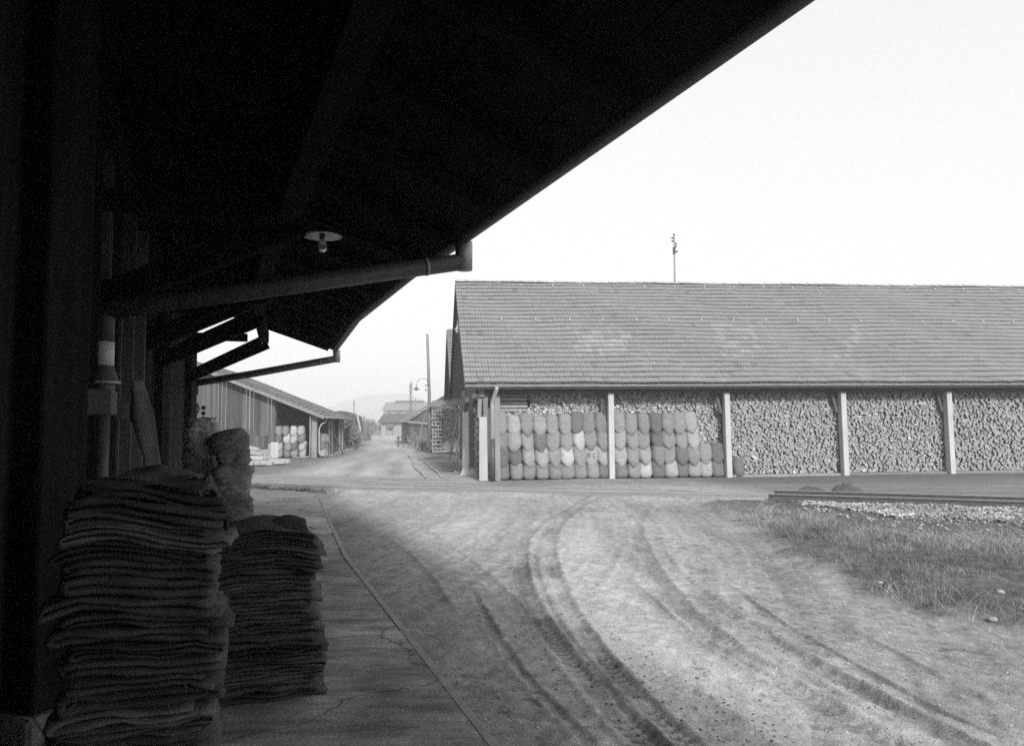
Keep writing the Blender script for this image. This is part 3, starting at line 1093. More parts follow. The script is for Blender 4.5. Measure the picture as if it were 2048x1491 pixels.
# pale boarded panel beside the near post, heavy near post with its stone
for k in range(4):
    dd = SEG[1] - 1.13 + k * .235
    c = sec(dd, OVER - .045)
    dr = sec(dd + .1, 0) - sec(dd, 0)
    MB().beam((c.x, c.y, PLAT_H + .02), (c.x, c.y, 3.35), .225, .03, (-dr.y, dr.x, 0)).build('door_board', M['panel_wood'], wh)
c = sec(SEG[1] - 2.12, OVER - .16)
MB().beam((c.x, c.y, PLAT_H + .13), (c.x, c.y, 4.5), .26, .26, (.39, .92, 0)).build('post', M['dark_wood'], wh, bevel=.012)
MB().beam((c.x, c.y, PLAT_H - .02), (c.x, c.y, PLAT_H + .13), .36, .36, (.39, .92, 0)).build('post_base', M['concrete'], wh, bevel=.02)
# bumper beam ends on the wall
for dd, ln_, z_ in ((SEG[1] - .38, .34, 2.14), (SEG[1] + 1.75, .14, 2.12)):
    a, b = sec(dd - ln_ / 2, OVER - .16), sec(dd + ln_ / 2, OVER - .16)
    MB().beam((a.x, a.y, z_), (b.x, b.y, z_), .27, .19).build('bumper_beam', M['plank_dark'], wh, bevel=.012)

# gutters along the eave
for q in range(4):
    a, b = P3(SEG[q], -.055, .055), P3(SEG[q + 1], -.055, .055)
    dr = (b - a).normalized()
    s_ = V((dr.y, -dr.x, 0)).normalized()
    vs_, fs = [], []
    n = 9
    for e in (a, b):
        for k in range(n):
            an = math.pi * k / (n - 1)
            for rr_ in (.072, .064):
                vs_.append(e + s_ * (math.cos(an) * rr_) + V((0, 0, -math.sin(an) * rr_)))
    for k in range(n - 1):
        i = k * 2
        fs += [(i, i + 2, 2 * n + i + 2, 2 * n + i), (i + 1, 2 * n + i + 1, 2 * n + i + 3, i + 3)]
    MB().add(vs_, fs).build('gutter', M['pipe_dark'], wh, smooth=True)


def drain(dg, zs, wall_z, tag_):
    """outlet at the gutter, long sloping pipe back to the wall, downpipe with a white band and a hopper"""
    g = P3(dg, -.075, -.03)
    o = sec(dg, -.075)
    w = sec(dg, OVER - .17)
    k1 = V((o.x, o.y, zs))
    mid = sec(dg, 1.75)
    rr_ = .082
    if tag_:
        zm = zs + (wall_z - zs) * .62
        path = [k1, V((mid.x, mid.y, zm)), V((w.x, w.y, wall_z))]
    else:
        path = [k1, V((w.x, w.y, wall_z))]
    root = MB().tube(path, rr_, 14).build('drain_pipe', M['pipe_dark'], wh, smooth=True)
    MB().tube([g + V((0, 0, .05)), k1 + V((0, 0, -.085))], [rr_ * 1.05, rr_ * 1.02], 14).build('outlet_elbow', M['metal'], root, smooth=True)
    j = k1.lerp(path[1], .12 if not tag_ else .2)
    j2 = k1.lerp(path[1], .13 if not tag_ else .215)
    MB().tube([j, j2], rr_ * 1.06, 14).build('pipe_joint', M['metal'], root, smooth=True)
    top = V((w.x, w.y, wall_z + .05))
    dp = MB().tube([top, V((w.x, w.y, wall_z - .26))], .068, 14).build('downpipe', M['pipe_dark'], wh, smooth=True)
    z1 = wall_z - .26
    MB().tube([V((w.x, w.y, z1)), V((w.x, w.y, z1 - .20))], .071, 14).build('white_band', M['pipe_white'], dp, smooth=True)
    MB().lathe((w.x, w.y, z1 - .20), [(0.0, .01), (.072, .01), (.072, 0), (.112, -.12), (.118, -.12), (.118, -.14), (.085, -.145), (.085, -.21), (.058, -.22), (.058, -.26), (0, -.26)], 16).build('hopper', M['pipe_dark'], dp, smooth=False)
    MB().lathe((w.x, w.y, z1 - .20), [(.119, -.115), (.124, -.12), (.124, -.135), (.119, -.14)], 16).build('hopper_rim', M['metal'], dp)
    MB().tube([V((w.x, w.y, z1 - .44)), V((w.x, w.y, PLAT_H))], .052, 12).build('lower_pipe', M['pipe_dark'], dp, smooth=True)


drain(SEG[1] + .05, 3.54, 2.90, False)
drain(SEG[4] - .12, 3.53, 2.93, True)

# bare bulb with an enamel disc under the roof
lp = thing('pendant_lamp', 'bare light bulb under a flat enamel disc below the warehouse roof', 'lamp', (-2.02, 7.8, 3.9))
MB().lathe((-2.02, 7.8, 3.985), [(0, .035), (.06, .035), (.075, .02), (.205, -.005), (.208, -.012), (.075, .008), (.05, .012), (0, .012)], 28).build('shade', M['enamel'], lp, smooth=True)
MB().tube([(-2.02, 7.8, 4.0), (-2.02, 7.8, 4.13)], .012, 8).build('stem', M['socket'], lp)
MB().tube([(-2.02, 7.8, 3.998), (-2.02, 7.8, 3.945)], .03, 12).build('socket', M['socket'], lp, smooth=True)
MB().lathe((-2.02, 7.8, 3.95), [(.025, 0), (.032, -.03), (.045, -.06), (.055, -.09), (.050, -.12), (.03, -.142), (0, -.148)], 18).build('bulb', M['glass'], lp, smooth=True)

# jute cloth hung on the wall
vs_, fs = [], []
nu, nv = 9, 18
c0 = V((-3.13, 6.36, 0))
for j in range(nv):
    t_ = j / (nv - 1)
    z_ = 2.36 - t_ * 1.04
    left = V((float(np.interp(t_, [0, .3, .65, 1], [-3.28, -3.30, -3.17, -3.09])), 6.36))
    right = V((float(np.interp(t_, [0, .3, .65, 1], [-3.21, -3.08, -3.01, -2.99])), 6.40))
    for i in range(nu):
        s_ = i / (nu - 1)
        p = left.lerp(right, s_)
        w_ = math.sin(s_ * 9 + t_ * 3) * .014
        vs_.append((p.x + w_, p.y - .03 * math.sin(s_ * math.pi) + w_, z_))
for j in range(nv - 1):
    for i in range(nu - 1):
        a = j * nu + i
        fs.append((a, a + 1, a + nu + 1, a + nu))
o = MB().add(vs_, fs).build('hanging_sack', M['jute_full'], smooth=True)
sm = o.modifiers.new('thick', 'SOLIDIFY')
sm.thickness = .006
tag(o, 'jute sack hanging against the warehouse wall beside the near drainpipe', 'sack')

# chain of hooks hanging by the far corner post
ch = thing('hook_chain', 'small dark knobbed chain hanging at the far warehouse corner', 'chain', (-6.72, 16.4, 1.9))
for k in range(5):
    MB().lathe((-6.90, 16.55, 2.38 - k * .12), [(0, .05), (.04, .035), (.055, 0), (.04, -.04), (0, -.055)], 8).build('link', M['metal_dark'], ch)

# ------------------------------------------------------------------ folded sacks
def folded_sack(seed, w, d, h, layers):
    """a cloth folded in layers: ribbon cross-section swept through the depth, bent edges, ragged ends"""
    r_ = rnd(seed)
    th_ = h / layers
    pth = []
    left_in = [r_.uniform(-.005, .045) for _ in range(layers)]
    right_in = [r_.uniform(-.05, .06) for _ in range(layers)]
    for i in range(layers):
        z = th_ * (i + .5)
        xs = np.linspace(-w / 2 + left_in[i // 2 * 2 if i % 2 else i], w / 2 - right_in[(i + 1) // 2 * 2 if (i + 1) // 2 * 2 < layers else i], 11)
        if i % 2 == 0:
            xs = xs[::-1]
        for x in xs:
            pth.append([x, z])
        if i < layers - 1:
            sg = -1 if i % 2 == 0 else 1
            xe = xs[-1]
            for a in (.2, .5, .8):
                pth.append([xe + sg * math.sin(a * math.pi) * th_ * .55, z + th_ * (1 - math.cos(a * math.pi)) / 2])
    pth = np.array(pth)
    tg = np.gradient(pth, axis=0)
    tg /= np.linalg.norm(tg, axis=1)[:, None] + 1e-9
    nr = np.stack([-tg[:, 1], tg[:, 0]], 1)
    half = th_ * .46
    up_, dn_ = pth + nr * half, (pth - nr * half)
    loop = np.concatenate([up_, dn_[::-1]])
    core = np.concatenate([pth, pth[::-1]])
    nl = len(loop)
    ny = 12
    vs_ = []
    f1, f2, f3 = r_.uniform(2, 5), r_.uniform(3, 7), r_.uniform(0, 6)
    lat = r_.uniform(-.012, .012)
    for j in range(ny):
        t_ = (0, .025, .07)[j] if j < 3 else ((1, .975, .93)[ny - 1 - j] if j > ny - 4 else .07 + .86 * (j - 2) / (ny - 5))
        rk = (.35, .80, 1.0)[min(j, ny - 1 - j, 2)]
        for q in range(nl):
            x, z = core[q] + (loop[q] - core[q]) * rk
            e = mnoise.noise(V((x * 4 + seed * 3.1, z * 30, t_ * 3 + seed))) * .028
            e2 = mnoise.noise(V((x * 9 + seed, 5 + z * 8, t_ * 6))) * .014
            yy = (t_ - .5) * d
            layer = int(z / th_)
            if j < 3:
                yy += mnoise.noise(V((x * 6 + seed * 1.7, layer * 3.3, 0))) * .05
            # rounded ends of the folds, corners curl down a little
            rx = abs(x) / (w / 2)
            sag = -.016 * max(0, rx - .75) / .25 * (.4 + t_ * .2)
            inset = .018 * (1 - math.sin(min(t_, 1 - t_, .15) / .15 * math.pi / 2))
            vs_.append((x + e * .8 + lat - math.copysign(inset, x) * (rx > .9), yy + e * .6, z + e * .28 + e2 + sag))
    fs = []
    for j in range(ny - 1):
        for q in range(nl):
            fs.append((j * nl + q, j * nl + (q + 1) % nl, (j + 1) * nl + (q + 1) % nl, (j + 1) * nl + q))
    # end caps strip by strip
    n2 = nl // 2
    for j, rev in ((0, False), (ny - 1, True)):
        b = j * nl
        for q in range(n2 - 1):
            f = (b + q, b + nl - 1 - q, b + nl - 2 - q, b + q + 1)
            fs.append(f[::-1] if rev else f)
    return vs_, fs


def sack_stack(cx, cy, rot, w, d, ztop, n, label, group, seed):
    r_ = rnd(seed)
    z = PLAT_H
    hs = [r_.uniform(.7, 1.3) for _ in range(n)]
    k_ = (ztop - PLAT_H) / sum(hs)
    for i in range(n):
        h = hs[i] * k_
        top = n - 1 - i
        ww = w * r_.uniform(.92, 1.03) * (1.06 if i < n * .3 else 1.0)
        vs_, fs = folded_sack(seed * 100 + i, ww, d * r_.uniform(.94, 1.04), h * 1.02, r_.choice((2, 2, 3)))
        # every sack bends with the pile below it
        out = []
        fr = i / (n - 1)
        for x, y, zz in vs_:
            bow = (-.012 * (abs(x) / (w / 2)) ** 2 + .03 * math.sin(x * 7 + seed)) * fr ** 1.5
            wav = mnoise.noise(V((x * 2.6, y * 2.6, z * 2.2 + seed))) * (.022 * fr + .010)
            out.append((x, y, zz + bow + wav))
        pale = r_.random() < .2
        dx, dy = r_.uniform(-.016, .016), r_.uniform(-.02, .02)
        mw = Matrix.Translation((cx, cy, z)) @ Matrix.Rotation(rot + r_.uniform(-.05, .05), 4, 'Z') @ Matrix.Translation((dx, dy, 0))
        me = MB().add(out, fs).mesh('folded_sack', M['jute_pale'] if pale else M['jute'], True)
        o = link('folded_sack', me, None, mw)
        pos = 'topmost folded jute sack' if top == 0 else ('bottom folded jute sack' if i == 0 else ORD[top] + ' folded jute sack from the top')
        tag(o, pos + ' of the ' + label, 'sack', group)
        if r_.random() < .7:
            # frayed threads along the open right-hand edge and the front hem
            mb = MB()
            for _ in range(6):
                if r_.random() < .65:
                    p = V((ww / 2 - .015, r_.uniform(-d / 2, d / 2), h * r_.uniform(.3, 1)))
                    q = V((r_.uniform(.01, .035), r_.uniform(-.02, .02), 0))
                else:
                    p = V((r_.uniform(-ww / 2, ww / 2), -d / 2 + .02, h * r_.uniform(.3, 1)))
                    q = V((r_.uniform(-.02, .02), -r_.uniform(.01, .03), 0))
                p.z += (-.022 * (abs(p.x) / (w / 2)) ** 2) * fr ** 1.5
                mb.tube([p, p + q + V((0, 0, -.01)), p + q * 1.3 + V((r_.uniform(-.01, .01), 0, -r_.uniform(.02, .05)))], [.0022, .0018, .001], 3, cap=False)
            th = link('frayed_threads', mb.mesh('frayed_threads', M['jute_pale']), o)
            th.matrix_parent_inverse = Matrix.Identity(4)
            th['kind'] = 'stuff'
        z += h


ROT = math.radians(21)
sack_stack(-1.49, 3.03, ROT, .54, .52, 1.72, 24, 'taller platform stack', 'taller stack of folded sacks', 3)
sack_stack(-1.51, 4.50, ROT, .63, .50, 1.35, 19, 'lower platform stack', 'lower stack of folded sacks', 8)


def cloth_flap(pts, nm, label, m, mw, sag=.02, seed=0, hump=0.0, peak=None):
    """a rumpled loose corner of sacking: grid between 4 corners"""
    n = 10
    a, b, c, d = [V(p) for p in pts]
    vs_, fs = [], []
    for j in range(n):
        for i in range(n):
            s_, t_ = i / (n - 1), j / (n - 1)
            p = (a.lerp(b, s_)).lerp(d.lerp(c, s_), t_)
            nn = mnoise.noise(V((s_ * 2.5 + seed, t_ * 2.5, seed))) * sag * 2 + mnoise.noise(V((s_ * 6, t_ * 6, seed))) * sag
            nn += hump * (math.sin(math.pi * s_) * math.sin(math.pi * t_)) ** .6
            if peak:
                nn += peak[2] * math.exp(-((s_ - peak[0]) ** 2 + (t_ - peak[1]) ** 2) / .03)
            vs_.append(p + V((nn * .3, nn * .2, nn)))
    for j in range(n - 1):
        for i in range(n - 1):
            q = j * n + i
            fs.append((q, q + 1, q + n + 1, q + n))
    o = link(nm, MB().add(vs_, fs).mesh(nm, m, True), None, mw)
    s = o.modifiers.new('thick', 'SOLIDIFY')
    s.thickness = .009
    s.offset = 0
    s2 = o.modifiers.new('sub', 'SUBSURF')
    s2.levels = s2.render_levels = 1
    return tag(o, label, 'sack')


mw1 = Matrix.Translation((-1.51, 3.03, 1.72)) @ Matrix.Rotation(ROT, 4, 'Z')
mw2 = Matrix.Translation((-1.53, 4.50, 1.35)) @ Matrix.Rotation(ROT, 4, 'Z')
cloth_flap([(-.20, -.27, .012), (.26, -.27, -.01), (.26, .22, .0), (-.16, .24, .01)], 'loose_sack', 'rumpled loose sack lying on top of the taller stack', M['jute'], mw1, .018, 2, .022)
cloth_flap([(-.10, -.16, .035), (.20, -.20, .01), (.24, .20, .02), (-.06, .24, .04)], 'loose_sack', 'smaller creased sack thrown over the rumpled one on the taller stack', M['jute_pale'], mw1, .02, 21, .025)
cloth_flap([(.22, -.24, .0), (.30, -.20, -.05), (.34, -.02, -.20), (.26, .05, .03)], 'loose_sack', 'sack corner hanging over the right edge of the taller stack', M['jute'], mw1, .03, 5)
cloth_flap([(-.26, -.26, -.0), (.27, -.27, -.01), (.27, .24, -.0), (-.22, .24, .01)], 'loose_sack', 'rumpled peaked sack lying on top of the lower stack', M['jute'], mw2, .022, 9, .0, (.72, .62, .07))


# ------------------------------------------------------------------ filled sacks
def filled_sack(seed, w, d, h, vtip=0.0, ruffle=False, lump=.02, fwd=.10):
    r_ = rnd(seed)
    na, nt = (22, 15) if lump < .05 else (64, 15)
    prof = [(0, 0), (.01, .45), (.05, .78), (.13, .93), (.25, 1.0), (.37, 1.02), (.5, 1.0), (.62, .99), (.74, .97), (.84, .94), (.91, .88), (.96, .74), (.99, .5), (1.0, .22), (1.0, 0)]
    if ruffle:
        prof = prof[:10] + [(.88, .80), (.91, .72), (.96, .80), (1.0, .86), (.955, .5)]
    if lump > .05:
        nt = 40
        tt_ = np.linspace(0, 1, nt)
        pi = np.linspace(0, 1, len(prof))
        prof = list(zip(np.interp(tt_, pi, [p[0] for p in prof]), np.interp(tt_, pi, [p[1] for p in prof])))
    vs_, fs = [], []
    for t_, k in prof:
        for i in range(na):
            a = i * 2 * math.pi / na
            cx_, sy = math.cos(a), math.sin(a)
            e = .72
            x = math.copysign(abs(cx_) ** e, cx_) * w / 2 * k
            y = math.copysign(abs(sy) ** e, sy) * d / 2 * k
            z = t_ * h
            if vtip:
                fr = max(0, -sy) ** .7
                z -= vtip * (1 - min(1, abs(x) / (w / 2))) * fr * (1 - t_) ** 1.6
            y -= fwd * (1 - t_) ** 1.3 - fwd * .35
            p = V((x * 3.2 + seed * 1.9, y * 3.2, z * 3.6))
            if lump > .05:
                wv = mnoise.noise(V((x * 2 + seed, y * 2, z * 2))) * .12
                q1 = abs(mnoise.noise(V((x * 2.2 + seed, y * 2.2, (z + wv) * 13))))
                q2 = abs(mnoise.noise(V((x * 5 + z * 3, y * 5 + seed, (z + wv) * 8))))
                p = p * .8
                nn0 = -max(0, .22 - q1) * .16 - max(0, .16 - q2) * .13
            else:
                nn0 = 0
            nn = nn0 + mnoise.noise(p) * lump * (1.5 if lump > .05 else 1) + mnoise.noise(V((x * 5, y * 5 + seed, z * 17))) * lump * .45
            if ruffle and t_ > .87:
                z += mnoise.noise(V((a * 2.2, seed, 1))) * .05
                nn *= 2.2
            vs_.append((x + cx_ * nn, y + sy * nn, z))
    for j in range(nt - 1):
        for i in range(na):
            fs.append((j * na + i, j * na + (i + 1) % na, (j + 1) * na + (i + 1) % na, (j + 1) * na + i))
    return vs_, fs


SACKMESH = {}


def sack_mesh(var, tone, w, d, h, vt, ruf, lump=.02, mats=None, fwd=.10):
    k = (var, tone, w, vt, ruf, lump)
    if k not in SACKMESH:
        vs_, fs = filled_sack(var, w, d, h, vt, ruf, lump, fwd)
        SACKMESH[k] = MB().add(vs_, fs).mesh('filled_sack', mats or M['sack'][tone], True)
    return SACKMESH[k]


# big filled sacks on the platform
PS = [(-5.10, 12.15, PLAT_H, 'jute_full_dark', False, 'bottom filled sack of the left pile on the platform, half hidden by folded sacks', 31, .58, .62, .0),
      (-5.10, 12.10, .98, 'jute_full', False, 'middle filled sack of the left pile on the platform', 32, .56, .60, .1),
      (-5.02, 12.10, 1.50, 'jute_full_pale', True, 'pale open-mouthed filled sack on top of the left pile on the platform', 33, .56, .60, -.03),
      (-4.42, 11.75, PLAT_H, 'jute_full_dark', False, 'wrinkled filled sack at the bottom of the right pile on the platform', 34, .62, .52, .0),
      (-4.44, 11.80, .84, 'jute_full', False, 'middle filled sack of the right pile on the platform', 35, .58, .54, .08),
      (-4.42, 11.85, 1.28, 'jute_full_dark', False, 'dark leaning filled sack on top of the right pile on the platform', 36, .56, .64, -.22)]
for x, y, z, m, ruf, lab, sd, w_, h_, tilt in PS:
    me = sack_mesh(sd, m, w_, .52, h_, .08 if z > .5 else 0, ruf, .055, M[m], .04)
    o = link('filled_sack', me, None, Matrix.Translation((x, y, z)) @ Matrix.Rotation(tilt, 4, 'Y') @ Matrix.Rotation(sd, 4, 'Z') @ Matrix.Rotation(-sd + .3, 4, 'Z'))
    tag(o, lab, 'sack', 'filled sacks piled on the platform')
# ------------------------------------------------------------------ tiled roofs
def tile_arrays(w, l):
    n = 9
    vs_, fs = [], []
    xs = np.linspace(0, w * .985, n)
    for s_, lift in ((0.0, .042), (l, .004)):
        for x in xs:
            z = .019 * (1 - math.cos(4 * math.pi * x / w)) + (.008 if x > w * .9 else 0)
            vs_.append((x, s_, z + lift))
    for x in xs:
        vs_.append((x, .022, .019 * (1 - math.cos(4 * math.pi * x / w)) + .012))
    for i in range(n - 1):
        fs.append((i, i + 1, n + i + 1, n + i))
        fs.append((2 * n + i, 2 * n + i + 1, i + 1, i))
    return np.array(vs_), np.array(fs)


def roof_frame(origin, u, v, rise, run):
    S = V((v.x * run, v.y * run, rise)).normalized()
    U = V((u.x, u.y, 0)).normalized()
    Nn = U.cross(S).normalized()
    return Matrix(((U.x, S.x, Nn.x, origin[0]), (U.y, S.y, Nn.y, origin[1]), (U.z, S.z, Nn.z, origin[2]), (0, 0, 0, 1)))


def tile_roof(parent, fr, length_, slope, tw, rows, single, seed, material, tonef):
    tl = slope / rows
    tv, tf = tile_arrays(tw, tl * 1.12)
    cols = int(length_ / tw)
    rs = np.random.RandomState(seed)
    bv, bf, bt = [], [], []
    off = 0
    made = 0
    variants = {}
    R3 = np.array(fr.to_3x3())
    T3 = np.array(fr.translation)
    for r_ in range(rows):
        for c in range(cols):
            jz = rs.uniform(-.004, .005)
            js = rs.uniform(-.010, .010) + .012 * math.sin(c * .13 + r_ * .9)
            jx = rs.uniform(-.004, .004)
            sag = .034 * math.sin(c * tw * .55 + seed) * math.sin(math.pi * r_ / rows) + .010 * math.sin(c * tw * 1.9 + r_ * .5)
            tn = tonef(c, r_, rs)
            if made < single:
                k = max(0, min(9, int(round((tn - .7) / .1))))
                if k not in variants:
                    variants[k] = np_mesh('tile', tv, tf, material, False, {'tone': np.full(len(tv), .7 + k * .1)})
                mw = fr @ Matrix.Translation((c * tw + jx, r_ * tl + js, jz + sag)) @ Matrix.Rotation(rs.uniform(-.012, .012), 4, 'Z')
                link('tile', variants[k], parent, mw)
                made += 1
            else:
                p = tv + np.array([c * tw + jx, r_ * tl + js, jz + sag])
                bv.append(p @ R3.T + T3)
                bf.append(tf + off)
                bt.append(np.full(len(tv), tn))
                off += len(tv)
    o = link('tile_field', np_mesh('tile_field', np.concatenate(bv), np.concatenate(bf), material, False, {'tone': np.concatenate(bt)}), parent)
    o['kind'] = 'stuff'
    return o


def slab_piece(parent, name, fr, x0, x1, s0, s1, z0, z1, m):
    c = [(x0, s0, z0), (x1, s0, z0), (x1, s1, z0), (x0, s1, z0), (x0, s0, z1), (x1, s0, z1), (x1, s1, z1), (x0, s1, z1)]
    return MB().hexa([fr @ V(p) for p in c]).build(name, m, parent)


# ------------------------------------------------------------------ the long tiled firewood shed
SA = math.radians(5.3)
SB = math.radians(7.2)      # the gable end is not quite square to the front
SU, SV = V((math.cos(SA), math.sin(SA))), V((-math.sin(SB), math.cos(SB)))
SO = V((-1.63, 25.42))
EZ, RZ, HALF, SLEN = 3.36, 8.15, 6.6, 30.0


def sp(u, v, z=0.0):
    p = SO + SU * u + SV * v
    return V((p.x, p.y, z))


shed = thing('firewood_shed', 'long open firewood shed with a big tiled roof and white posts', 'shed', sp(14, 4, 0))
fr_f = roof_frame(sp(0, 0, EZ), SU, SV, RZ - EZ, HALF)
fr_b = roof_frame(sp(SLEN, 2 * HALF, EZ), -SU, -SV, RZ - EZ, HALF)
SLOPE = math.hypot(HALF, RZ - EZ)


def shed_tone(c, r, rs):
    t_ = 1.0 + rs.uniform(-.05, .05) + .03 * math.sin(c * .21 + r * .4)
    u = c * .222
    if 3.7 < u - r * .06 < 5.9 and 4 < r < 11 and rs.rand() < .85 - .10 * abs(r - 7):
        t_ += rs.uniform(.10, .32)
    if (9.5 < u - r * .05 < 11.2 or 12.6 < u - r * .3 < 13.2) and 4 < r < 13 and rs.rand() < .45:
        t_ += .20
    if rs.rand() < .02:
        t_ -= .2
    return t_


slab_piece(shed, 'roof_deck', fr_f, .02, SLEN, .05, SLOPE, -.10, -.012, M['timber'])
slab_piece(shed, 'roof_deck', fr_b, .02, SLEN, .05, SLOPE, -.10, -.012, M['timber'])
tile_roof(shed, fr_f, SLEN, SLOPE, .222, 24, 270, 4, M['tile'], shed_tone)
tile_roof(shed, fr_b, 3.0, SLOPE, .222, 24, 0, 5, M['tile'], lambda c, r, rs: 1 + rs.uniform(-.1, .1))
# ridge tiles
n = int(SLEN / .40)
vs_, fs = [], []
for k in range(7):
    a = math.pi * k / 6
    for x in (0, .42):
        vs_.append((x, math.cos(a) * .13, math.sin(a) * .085 + (.02 if x == 0 else 0)))
for k in range(6):
    fs.append((k * 2, k * 2 + 1, k * 2 + 3, k * 2 + 2))
rt = MB().add(vs_, fs).mesh('ridge_tile', M['tile_far'], True)
a_ = rt.attributes.new('tone', 'FLOAT', 'POINT')
a_.data.foreach_set('value', [1.1] * len(rt.vertices))
r_ = rnd(6)
for k in range(n):
    p = sp(k * .40, HALF, RZ + .015 + r_.uniform(-.008, .008) + .012 * math.sin(k * .35))
    link('ridge_tile', rt, shed, Matrix.Translation(p) @ Matrix.Rotation(SA, 4, 'Z'))
# snow hooks in two rows, pale against the tiles
hk = MB().beam((0, 0, .02), (0, -.05, .10), .02, .016).beam((0, -.05, .10), (0, .03, .13), .02, .016).mesh('snow_hook', M['pipe_white'])
for row, n0 in ((1.6, 0), (13.4, .4), (22.6, .2)):
    for k in range(22 if row > 5 else 0):
        mw = fr_f @ Matrix.Translation((1.3 + n0 + k * 1.36, row / 24 * SLOPE, .03))
        link('snow_hook', hk, shed, mw)
# verge boards, gable boarding, cross beams
for fr, x in ((fr_f, .0), (fr_b, SLEN - .05)):
    slab_piece(shed, 'verge_board', fr, x, x + .05, 0, SLOPE, -.22, -.002, M['plank'])
g = []
for i in range(26):
    v0, v1 = .55 + i * .465, .55 + (i + 1) * .465 - .02
    h0 = EZ + (RZ - EZ) * (1 - abs(v0 - HALF) / HALF) - .14
    h1 = EZ + (RZ - EZ) * (1 - abs(v1 - HALF) / HALF) - .14
    p = [sp(.75, v0, 3.1), sp(.78, v0, 3.1), sp(.78, v1, 3.1), sp(.75, v1, 3.1), sp(.75, v0, h0), sp(.78, v0, h0), sp(.78, v1, h1), sp(.75, v1, h1)]
    MB().hexa(p).build('gable_board', M['plank_dark'], shed)
for v0, v1, z in ((.4, 12.8, 3.05), (3.4, 9.8, 5.45)):
    MB().beam(sp(.62, v0, z), sp(.62, v1, z), .2, .22).build('tie_beam', M['timber'], shed)
# eave beam, gutter
MB().beam(sp(.4, .55, 3.14), sp(SLEN, .55, 3.14), .22, .20).build('eave_beam', M['plank_dark'], shed)
MB().beam(sp(.05, .10, 3.235), sp(SLEN, .10, 3.235), .03, .13).build('fascia', M['timber'], shed)
vs_, fs = [], []
for e in (sp(.02, .0, 3.31), sp(SLEN, .0, 3.31)):
    for k in range(9):
        an = math.pi * k / 8
        for q in (.078, .07):
            vs_.append(e + V((SV.x, SV.y, 0)) * (-math.cos(an) * q - .02) + V((0, 0, -math.sin(an) * q)))
for k in range(8):
    i = k * 2
    fs += [(i, i + 2, 18 + i + 2, 18 + i), (i + 1, 18 + i + 1, 18 + i + 3, i + 3)]
MB().add(vs_, fs).build('gutter', M['metal'], shed, smooth=True)
# white posts with knee braces
POST_U = [.95, 5.22, 9.50, 13.90, 18.02, 22.35, 26.6]
for k, u in enumerate(POST_U):
    w_ = .20
    mb = MB()
    p = [sp(u - w_ / 2, .40, -.05), sp(u + w_ / 2, .40, -.05), sp(u + w_ / 2, .66, -.05), sp(u - w_ / 2, .66, -.05)]
    p += [q + V((-.02 * (k > 1), 0, 3.09)) for q in p]
    if k:
        mb.hexa(p).build('post', M['plaster'], shed, bevel=.012)
        MB().beam(sp(u - .02, .74, 2.15), sp(u - .02, 1.5, 3.0), .12, .14).build('knee_brace', M['plank_dark'], shed)
        MB().beam(sp(u - .16, .66, 2.30), sp(u - .34, .66, 3.03), .09, .10).build('knee_brace', M['plank_dark'], shed)
# plinth strip under the wood
for k in range(2, 6):
    MB().hexa([sp(POST_U[k] + .14, .58, -.05), sp(POST_U[k + 1] - .14, .58, -.05), sp(POST_U[k + 1] - .14, 1.1, -.05), sp(POST_U[k] + .14, 1.1, -.05),
               sp(POST_U[k] + .14, .58, .05 + .01 * k), sp(POST_U[k + 1] - .14, .58, .06 + .01 * k), sp(POST_U[k + 1] - .14, 1.1, .06 + .01 * k), sp(POST_U[k] + .14, 1.1, .05 + .01 * k)]).build('plinth', M['concrete'] if False else M['timber'], shed)
# left end: whitewashed pillars, braces over them, timber post
def pillar(x, y, w_, d_, h_, nm='pillar', m='limewash', foot=0):
    mb = MB()
    mb.hexa([(x - w_ / 2, y - d_ / 2, .0), (x + w_ / 2, y - d_ / 2, 0), (x + w_ / 2, y + d_ / 2, 0), (x - w_ / 2, y + d_ / 2, 0),
             (x - w_ * .46, y - d_ / 2, h_), (x + w_ * .46, y - d_ / 2, h_), (x + w_ * .46, y + d_ / 2, h_), (x - w_ * .46, y + d_ / 2, h_)])
    if foot:
        ca, sa = math.cos(-.75), math.sin(-.75)
        mb.v = [(x + (a - x) * ca - (b - y) * sa, y + (a - x) * sa + (b - y) * ca, c_) for a, b, c_ in mb.v]
    o = mb.build(nm, M[m], shed, bevel=.015)
    if foot:
        MB().hexa([(x - foot, y - foot, -.05), (x + foot, y - foot, -.05), (x + foot, y + foot, -.05), (x - foot, y + foot, -.05),
                   (x - w_ * .55, y - d_ * .55, .28), (x + w_ * .55, y - d_ * .55, .28), (x + w_ * .55, y + d_ * .55, .28), (x - w_ * .55, y + d_ * .55, .28)]).build('footing', M['plaster'], o, bevel=.02)
    return o


pillar(-1.02, 26.05, .30, .36, 2.22)
pillar(-1.72, 29.2, .40, .36, 2.45, foot=.36)
pillar(-2.44, 36.1, .28, .3, 3.2, 'timber_post', 'timber', .0)
pillar(-2.44, 36.1, .36, .4, .28, 'post_base', 'plaster', .0)
for (x0, x1, y_, z0, z1, tx) in ((-1.22, -1.10, 26.0, 2.2, 3.2, .02), (-1.00, -.86, 26.0, 2.2, 3.2, -.04), (-2.02, -1.90, 29.2, 2.4, 3.3, .02), (-1.70, -1.55, 29.2, 2.4, 3.3, -.03)):
    MB().hexa([(x0, y_, z0), (x1, y_, z0), (x1, y_ + .06, z0), (x0, y_ + .06, z0), (x0 + tx, y_, z1), (x1 + tx + .05, y_, z1), (x1 + tx + .05, y_ + .06, z1), (x0 + tx, y_ + .06, z1)]).build('gable_board', M['timber'], shed)
